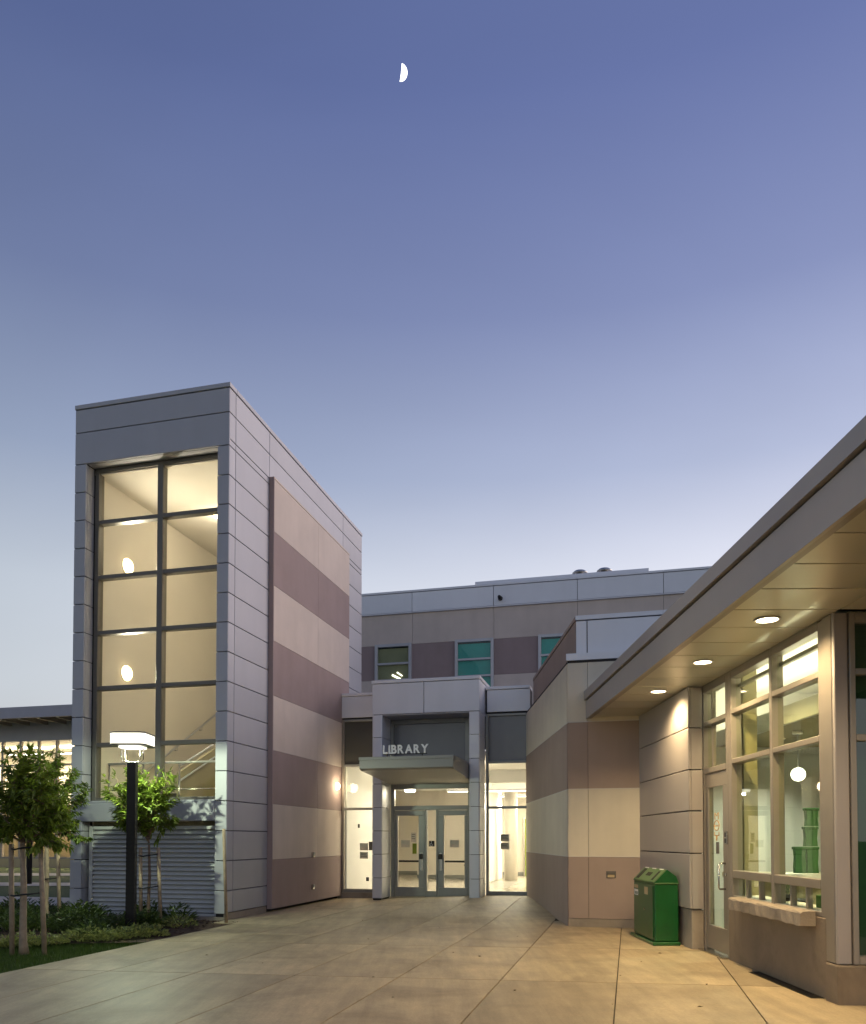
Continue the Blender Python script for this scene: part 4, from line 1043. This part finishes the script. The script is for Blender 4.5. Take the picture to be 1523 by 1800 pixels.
slope_quad('slot', M_RUBBER, .40, .66, by0 + .44, by0 + .66, .0085)
slope_quad('slot', M_RUBBER, .15, .80, by0 + .16, by0 + .24, .0085)
for y in (by0 + .12, by0 + .46, by1 - .24):
    slope_quad('ridge_label', M_WSIGN, .93, .985, y, y + .18, .0095)
for y0, y1, z0, z1, m in ((11.05, 11.25, .70, .745, M_FARWALL), (11.05, 11.25, .60, .68, M_WSIGN), (10.55, 10.72, .64, .74, M_FARWALL)):
    box('sticker', rb, m, bx0 - .0145, bx0 - .0125, y0, y1, z0, z1, 0)
for k in range(3): box('sticker_mark', rb, M_GREENB, bx0 - .0165, bx0 - .0148, 11.07 + k * .055, 11.10 + k * .055, .61, .65, 0)
lathe('lock', rb, M_STEEL, (bx0 - .0125, 10.72, .44), [(.014, 0), (.014, -.008)], 12, 'x')

# ================================================================== LAMP POST
LX, LY = -4.575, 11.92
lp = thing('lamp_post', 'dark square lamp post with glowing flat lantern in front of the tower', 'lamp post', (LX, LY, 0))
prism('post', lp, M_DARK, [(LX - .066, LY - .05), (LX + .066, LY - .05), (LX + .066, LY + .05), (LX - .066, LY + .05)], -.05, 2.54)
box('post_cap', lp, M_DARK, LX - .07, LX + .07, LY - .055, LY + .055, 2.541, 2.556, .003)
for sx in (-.165, -.115, .115, .165):
    tube('bracket', lp, M_STEEL, [(LX + sx * .3, LY, 2.56), (LX + sx * .8, LY, 2.565), (LX + sx, LY, 2.60), (LX + sx, LY, 2.80)], .007, 6)
def octa(x, y, rx, ry, c):
    return [(x - rx + c, y - ry), (x + rx - c, y - ry), (x + rx, y - ry + c), (x + rx, y + ry - c), (x + rx - c, y + ry), (x - rx + c, y + ry), (x - rx, y + ry - c), (x - rx, y - ry + c)]
prism('lantern', lp, E_POST, octa(LX, LY, .262, .262, .06), 2.816, 2.972)
prism('rim', lp, M_MULL, octa(LX, LY, .27, .27, .062), 2.796, 2.814)
prism('top_cover', lp, M_MULL, octa(LX, LY, .268, .268, .061), 2.974, 2.992)
prism('bottom_lens', lp, E_POST, octa(LX, LY, .17, .17, .05), 2.765, 2.795)
lamp('bulb', lp, 'POINT', (LX, LY, 2.742), 190, (.86, 1., .70), .02)

# leaning stake at the tower corner
tag(tube('wooden_stake', None, M_WOOD, [(-3.47, 13.02, 1.56), (-3.425, 13.05, -.04)], .028, 6), 'bare pale wooden stake leaning at the tower corner', 'stake')

# ================================================================== TREES
def leaf_mesh(name, spots, mat, par, at, length=.085, width=.030, rnd=None, droop=.5):
    rnd = rnd or random
    vs_, fs = [], []
    for p, d in spots:
        L = length * rnd.uniform(.65, 1.25); w = width * rnd.uniform(.7, 1.2)
        d = Vector(d); d.z -= droop * rnd.uniform(.2, 1.2); d += Vector((rnd.uniform(-.5, .5), rnd.uniform(-.5, .5), rnd.uniform(-.3, .3)))
        d.normalize()
        sd = d.cross(Vector((rnd.uniform(-.4, .4), rnd.uniform(-.4, .4), 1))).normalized()
        nn = sd.cross(d)
        p = Vector(p); m1 = p + d * L * .38 - nn * .006; tip = p + d * L - nn * L * .16
        b = len(vs_)
        vs_ += [tuple(p), tuple(m1 + sd * w / 2 + nn * .006), tuple(tip), tuple(m1 - sd * w / 2 + nn * .006), tuple(m1 - nn * .004)]
        fs += [(b, b + 1, b + 4), (b + 1, b + 2, b + 4), (b + 2, b + 3, b + 4), (b + 3, b, b + 4)]
    return meshobj(name, par, mat, vs_, fs, at)
def young_tree(label, base, trunk_h, lean, crown, nlimb, nleaf, seed, lmat=L_TREE, rt=.035, limb_extra=(), ll=.085, trunk_mat=M_BARK):
    rnd = random.Random(seed)
    bx_, by_ = base
    t = thing('young_tree', label, 'tree', (bx_, by_, 0), group='young staked trees in the planting bed')
    top = Vector((bx_ + lean[0], by_ + lean[1], trunk_h))
    path = [Vector((bx_ + .02, by_, -.03)), Vector((bx_ + .004, by_, .12)), Vector((bx_, by_, .35)), Vector((bx_ + lean[0] * .45 + .012, by_ + lean[1] * .45, trunk_h * .6)), top]
    tube('trunk', t, trunk_mat, path, [rt * 1.5, rt * 1.12, rt, rt * .88, rt * .72], 10)
    cc, cr = Vector(crown[0]), Vector(crown[1])
    vs_, fs = [], []; spots = []
    ends = []
    for k in range(nlimb):
        a = 2 * math.pi * (k * .618) + rnd.uniform(-.3, .3)
        h = -0.75 + 1.75 * ((k + .5) / nlimb)
        rr = math.sqrt(max(.05, 1 - min(.98, abs(h)) ** 2)) * rnd.uniform(.62, 1.06)
        ends.append(cc + Vector((cr.x * rr * math.cos(a), cr.y * rr * math.sin(a), cr.z * h)))
    ends += [Vector(e) for e in limb_extra]
    nl = max(8, nleaf // (len(ends) * 5))
    for e in ends:
        s = top + Vector((0, 0, rnd.uniform(-.08, .10) * 1.5))
        s = top.lerp(Vector((top.x, top.y, cc.z + cr.z * .3)), rnd.random() * .6 if e.z > top.z + .25 else 0)
        mid = s.lerp(e, .5) + Vector((rnd.uniform(-.05, .05), rnd.uniform(-.05, .05), rnd.uniform(.0, .10)))
        v, f = tube_geo([s, mid, e], [.014, .009, .003], 5)
        b = len(vs_); vs_ += [tuple(q) for q in v]; fs += [tuple(i + b for i in q) for q in f]
        twigs = [(mid, e)]
        for q in range(4):
            o = s.lerp(e, rnd.uniform(.3, .95)); d = (e - s).normalized() * .4 + Vector((rnd.uniform(-1, 1), rnd.uniform(-1, 1), rnd.uniform(-.5, .9))) * .6
            twigs.append((o, o + d.normalized() * rnd.uniform(.12, .28)))
        for a_, b_ in twigs:
            if a_ is not mid:
                v, f = tube_geo([a_, a_.lerp(b_, .5) + Vector((0, 0, .015)), b_], [.005, .004, .002], 4)
                b = len(vs_); vs_ += [tuple(q) for q in v]; fs += [tuple(i + b for i in q) for q in f]
            for q in range(nl):
                pp = a_.lerp(b_, rnd.random() ** .8 * 1.05)
                spots.append((pp + Vector((rnd.uniform(-1, 1), rnd.uniform(-1, 1), rnd.uniform(-1, 1))) * .025, (b_ - a_).normalized() * .6))
    meshobj('branches', t, M_BARK, vs_, fs, tuple(top))
    leaf_mesh('crown', spots, lmat, t, tuple(cc), length=ll, width=ll * .36, rnd=rnd)
    return t
T1 = (-5.03, 9.66); T2 = (-6.40, 13.0); T3 = (-4.60, 12.72)
young_tree('young tree with pale trunk and full leafy crown nearest the lawn edge', T1, 1.34, (-.02, 0), ((-5.02, 9.75, 1.83), (.50, .48, .56)), 36, 6200, 11, limb_extra=[(-4.62, 9.7, 1.36), (-5.0, 9.7, 2.46), (-4.72, 9.6, 2.22), (-5.3, 9.7, 2.38), (-5.12, 9.7, 2.5), (-4.55, 9.7, 1.75)], trunk_mat=M_WOOD, rt=.042, ll=.105)
young_tree('young staked tree behind the lawn tree, left of the tower corner', T2, 1.42, (.0, 0), ((-6.35, 13.0, 2.05), (.62, .55, .72)), 32, 5000, 5, lmat=L_TREE2, limb_extra=[(-5.72, 12.9, 1.42), (-6.2, 13, 2.85), (-5.95, 13, 2.45)], trunk_mat=M_WOOD, rt=.042, ll=.10)
young_tree('slim young tree behind the lamp post against the tower louver', T3, 1.30, (.0, 0), ((-4.74, 12.72, 1.93), (.50, .40, .52)), 30, 4800, 23, limb_extra=[(-4.30, 12.7, 2.45), (-4.22, 12.7, 2.25), (-4.45, 12.7, 2.5), (-5.15, 12.7, 2.42), (-5.28, 12.7, 2.15), (-4.9, 12.7, 2.5)], rt=.026, ll=.115)
# stakes and rubber ties
def stakes(owner, label_l, pts, tree, tz):
    for k, (x, y, h, tx, word) in enumerate(pts):
        tag(tube('tree_stake', None, M_WOOD, [(x + tx, y, -.04), (x, y, h)], .030, 6), label_l % word, 'stake', 'stakes beside the young trees')
    for z in tz:
        xs = sorted([p[0] for p in pts] + [tree[0]])
        y = tree[1]
        t = tube('tree_tie', None, M_RUBBER, [(xs[0] - .03, y + .03, z), ((xs[0] + tree[0]) / 2, y - .05, z - .01), (tree[0], y - .052, z + .008), ((xs[-1] + tree[0]) / 2, y - .045, z + .012), (xs[-1] + .03, y + .03, z + .03)], .011, 5)
        tag(t, ('upper' if z == max(tz) else 'lower') + ' black rubber tie round the ' + owner, 'tree tie', 'rubber ties on the young trees')
stakes('tree nearest the lawn edge', 'pale wooden stake %s of the tree nearest the lawn edge', [(-5.20, 9.68, 1.33, .03, 'left'), (-4.84, 9.68, 1.36, -.06 + .13, 'right')], T1, (1.27, .70))
stakes('tree behind the lawn tree', 'pale wooden stake %s of the tree behind the lawn tree', [(-6.22, 13.0, 1.36, .06, 'right')], T2, (1.30, .72))
stakes('slim tree behind the lamp post', 'thin wooden stake %s of the slim tree behind the lamp post', [(-4.75, 12.75, 1.25, .02, 'left'), (-4.46, 12.75, 1.25, .05, 'right')], T3, (1.12, .60))

# shrubs: a few leaf-clump meshes shared by many plants
def clump(seed, n, r, h, ll, mat, name):
    rnd = random.Random(seed); spots = []
    for k in range(n):
        a = rnd.uniform(0, 2 * math.pi); q = math.sqrt(rnd.random()); hh = h * (1 - q * q * .75) * rnd.uniform(.25, 1.08)
        spots.append(((r * q * math.cos(a), r * q * math.sin(a), hh), (math.cos(a) * .8, math.sin(a) * .8, .8)))
    o = leaf_mesh(name, spots, mat, None, (0, 0, 0), length=ll, width=ll * .55, rnd=rnd, droop=.25)
    me = o.data; COL.objects.unlink(o); bpy.data.objects.remove(o); return me
SH = [clump(s, 260, .26, .27, .075, L_SHRUB, 'foliage') for s in (1, 2, 3, 4)]
VG = [clump(s, 170, .20, .14, .055, L_VARIEG, 'foliage') for s in (5, 6, 7)]
rs = random.Random(31)
def plant(meshes, name, label, cat, group, x, y, s):
    o = bpy.data.objects.new(name, rs.choice(meshes)); COL.objects.link(o)
    o.location = (x, y, -.02); o.rotation_euler = (0, 0, rs.uniform(0, 6.28)); o.scale = (s, s, s * rs.uniform(.85, 1.2))
    tag(o, label, cat, group)
for k in range(30):
    u = rs.uniform(-9.8, -7.15); v = rs.uniform(9.5, 11.9)
    p = UV(u, v)
    if p.y < 10.55 + (p.x + 5) * .9 - .1: continue
    plant(SH, 'shrub', 'low dark green shrub in the planting bed at the foot of the tower', 'shrub', 'dark shrubs in the tower bed', p.x, p.y, rs.uniform(.75, 1.25))
for k in range(22):
    u = rs.uniform(-12.5, -9.9); v = rs.uniform(9.2, 13.0); p = UV(u, v)
    plant(SH, 'shrub', 'dark green shrub left of the tower corner behind the staked trees', 'shrub', 'dark shrubs left of the tower', p.x, p.y, rs.uniform(.8, 1.3))
for k in range(20):
    f = k / 19; x = -5.75 + f * 1.75 + rs.uniform(-.06, .06); y = 10.05 + f * 1.35 + rs.uniform(-.12, .12)
    plant(VG, 'groundcover_plant', 'pale variegated groundcover plant along the lawn edge of the bed', 'plant', 'variegated plants edging the bed', x, y, rs.uniform(.8, 1.2))
plant(VG, 'silver_plant', 'silvery leafy plant against the right end of the tower louver', 'plant', None, -4.02, 12.45, 1.35)
# table plant foliage
o = bpy.data.objects.new('foliage', SH[0]); o.scale = (.35, .35, .45); put(o, pl, (3.66, 8.15, .80)); o.scale = (.35, .35, .45)
# mulch chips and grass
rg = random.Random(77)
cv, cfs = [], []
for k in range(1500):
    u = rg.uniform(-9.3, -6.35); v = rg.uniform(10.0, 12.1); p = UV(u, v); a = rg.uniform(0, 3.14); L = rg.uniform(.015, .04); w = L * .35
    d = Vector((math.cos(a), math.sin(a), rg.uniform(-.3, .3))) * L; e = Vector((-math.sin(a), math.cos(a), rg.uniform(-.2, .4))) * w
    c = Vector((p.x, p.y, -.005 + rg.random() * .012)); b = len(cv)
    cv += [tuple(c - d - e), tuple(c + d - e), tuple(c + d + e), tuple(c - d + e)]; cfs.append((b, b + 1, b + 2, b + 3))
stuff(meshobj('mulch_chips', None, M_SOIL, cv, cfs))['label'] = 'brown bark mulch chips strewn over the tower planting bed'
gv_, gf = [], []
def in_lawn(x, y):
    u = x * CA - y * SA
    return u < -6.33 and y < 10.0 + (x + 5.75) * .77 + .05
k = 0
while k < 26000:
    y = rg.uniform(6.5, 11.2); x = rg.uniform(-8.2, -3.9)
    if not in_lawn(x, y): continue
    k += 1
    h = rg.uniform(.02, .05); a = rg.uniform(0, 6.28); w = .004; lx, ly = rg.uniform(-.02, .02), rg.uniform(-.02, .02)
    b = len(gv_)
    gv_ += [(x - w * math.cos(a), y - w * math.sin(a), -.06), (x + w * math.cos(a), y + w * math.sin(a), -.06), (x + lx, y + ly, -.03 + h)]
    gf.append((b, b + 1, b + 2))
stuff(meshobj('lawn_grass', None, L_GRASS, gv_, gf))['label'] = 'short green lawn grass at the lower left beside the pavement'

# a few dry leaves blown over the forecourt
M_DRY = surf('dry_leaf', (.10, .065, .03), rough=.8, var=.3, scale=30)
lm = bpy.data.meshes.new('fallen_leaf')
lm.from_pydata([(-.03, 0, .004), (-.008, .014, .012), (.03, .002, .006), (-.004, -.013, .010), (0, 0, .002)], [], [(0, 4, 1), (1, 4, 2), (2, 4, 3), (3, 4, 0)])
lm.materials.append(M_DRY)
for x, y in ((.25, 9.6), (.55, 9.3), (-.6, 7.9), (.75, 7.2), (-.35, 6.9), (1.9, 8.0), (2.35, 8.9), (1.5, 6.6), (-1.9, 8.8), (2.6, 7.5), (2.2, 6.5), (-2.7, 9.4), (.1, 12.3), (-1.2, 13.4), (2.75, 9.55), (-.9, 10.9), (1.2, 11.2), (2.0, 11.7)):
    o = bpy.data.objects.new('fallen_leaf', lm); COL.objects.link(o); o.location = (x, y, gz(x, y)); o.rotation_euler = (0, 0, rg.uniform(0, 6.28)); q = rg.uniform(.5, 1.0); o.scale = (q, q, q)
    tag(o, 'small dry brown leaf lying on the concrete forecourt', 'leaf', 'dry leaves on the forecourt')

# ================================================================== FAR BUILDING on the left (library u, v)
VF = 33.2
def farUV(x, y): return (x * CA - y * SA, x * SA + y * CA)
fu0, fv0 = farUV(-40, 46); 
FV = farUV(-19.5, 40)[1]; FU = farUV(-19.5, 40)[0]
fbl = thing('campus_building', 'far lit glass fronted building with deep slate eave left of the tower', 'building', (FU, FV, 0), lib=True)
f0, f1 = FU - 14, FU + 10
box('fascia', fbl, M_SLATE, f0, f1, FV - 2.0, FV - 1.9, 7.30, 7.85, .01)
box('roof', fbl, M_SLATE, f0, f1, FV - 1.89, FV + 10, 7.62, 7.80, 0)
k = 0
u = f0 + .5
while u < f1:
    box('outlooker', fbl, M_CHAMP, u - .08, u + .08, FV - 1.88, FV + .0, 7.25, 7.60, 0); u += 1.1
box('upper_wall', fbl, M_PANEL, f0, f1, FV, FV + .3, 6.45, 7.6, 0)
u = f0; i = 0
while u < f1 - 1:
    box('mullion', fbl, M_CHAMP, u - .06, u + .06, FV, FV + .15, .4, 6.44, 0)
    box('pane', fbl, G_CLEAR, u + .06, u + 1.04, FV + .06, FV + .07, .4, 6.44, 0)
    u += 1.1
for z in (5.2, 3.6, 2.2, .45):
    box('transom', fbl, M_CHAMP, f0, f1, FV - .02, FV + .16, z - .05, z + .05, 0)
box('plinth', fbl, M_FARWALL, f0, f1, FV - .05, FV + .2, -.06, .4, 0)
box('floor', fbl, M_FLOOR, f0, f1, FV + .2, FV + 9, -.04, .1, 0)
box('ceiling', fbl, M_WHITE, f0, f1, FV + .3, FV + 9, 6.5, 6.6, 0)
box('inner_wall', fbl, M_FARWALL, f0, f1, FV + 8, FV + 8.2, .1, 6.5, 0)
box('inner_wall', fbl, M_CREAM, f0, f1, FV + 5, FV + 5.2, 3.4, 6.5, 0)
for k in range(5):
    u = f0 + 3 + k * 3.4
    t = thing('hanging_light', '%s hanging lamp row inside the far building' % ('first', 'second', 'third', 'fourth', 'fifth')[k], 'ceiling light', (u, FV + 3, 6.2), lib=True, group='lamps in the far building')
    box('tube', t, E_LIN, u - 1.2, u + 1.2, FV + 2.9, FV + 3.1, 6.1, 6.18, 0)
    lamp('tube_light', t, 'AREA', (u, FV + 3, 6.0), 300, (1., .83, .52), 2.4, size_y=.5, aim=(0, 0, -1))
    lamp('tube_light', t, 'AREA', (u, FV + 3, 6.25), 140, (1., .83, .52), 2.4, size_y=.5, aim=(0, 0, 1))
# far lamp post seen between the trunks
fp = thing('far_lamp_post', 'thin dark post standing on the far lawn between the tree trunks', 'post', (-13.0, 25.3, 0))
tube('post', fp, M_DARK, [(-13.0, 25.3, -.06), (-13.0, 25.3, 3.2)], .09, 8)
lathe('cap', fp, M_DARK, (-13.0, 25.3, 3.2), [(.2, 0), (.25, .1), (.1, .22)], 12)

# ================================================================== MOON
def pix_dir(px, py):
    th = R(1.6); F = 1380.; cy = 1437.45
    X = (px - 761) / F; Z = -(py - cy) / F; c, s = math.cos(th), math.sin(th)
    return Vector((X, c - s * Z, s + c * Z)).normalized()
md = pix_dir(704, 127); mc = Vector((0, 0, 1.38)) + md * 3000; mr = 18.8
right = md.cross(Vector((0, 0, 1))).normalized(); up = right.cross(md).normalized()
axis = (up * math.cos(R(-9)) - right * math.sin(R(-9))).normalized()     # line of the horns
rgt = (right - axis * right.dot(axis)).normalized(); tow = -md
mv, mf = [], []
NA, NB = 24, 20
for i in range(NA + 1):
    th = math.pi * i / NA
    for j in range(NB + 1):
        ph = R(4 + 88 * j / NB)      # from the terminator to the lit limb
        d = axis * math.cos(th) + (rgt * math.cos(ph - R(90)) * 1.0 + tow * math.cos(ph)) .normalized() * math.sin(th)
        mv.append(tuple(mc + d * mr))
for i in range(NA):
    for j in range(NB):
        a = i * (NB + 1) + j; mf.append((a, a + 1, a + NB + 2, a + NB + 1))
moon = meshobj('moon', None, E_MOON, mv, mf, tuple(mc), smooth=True)
moon['kind'] = 'structure'
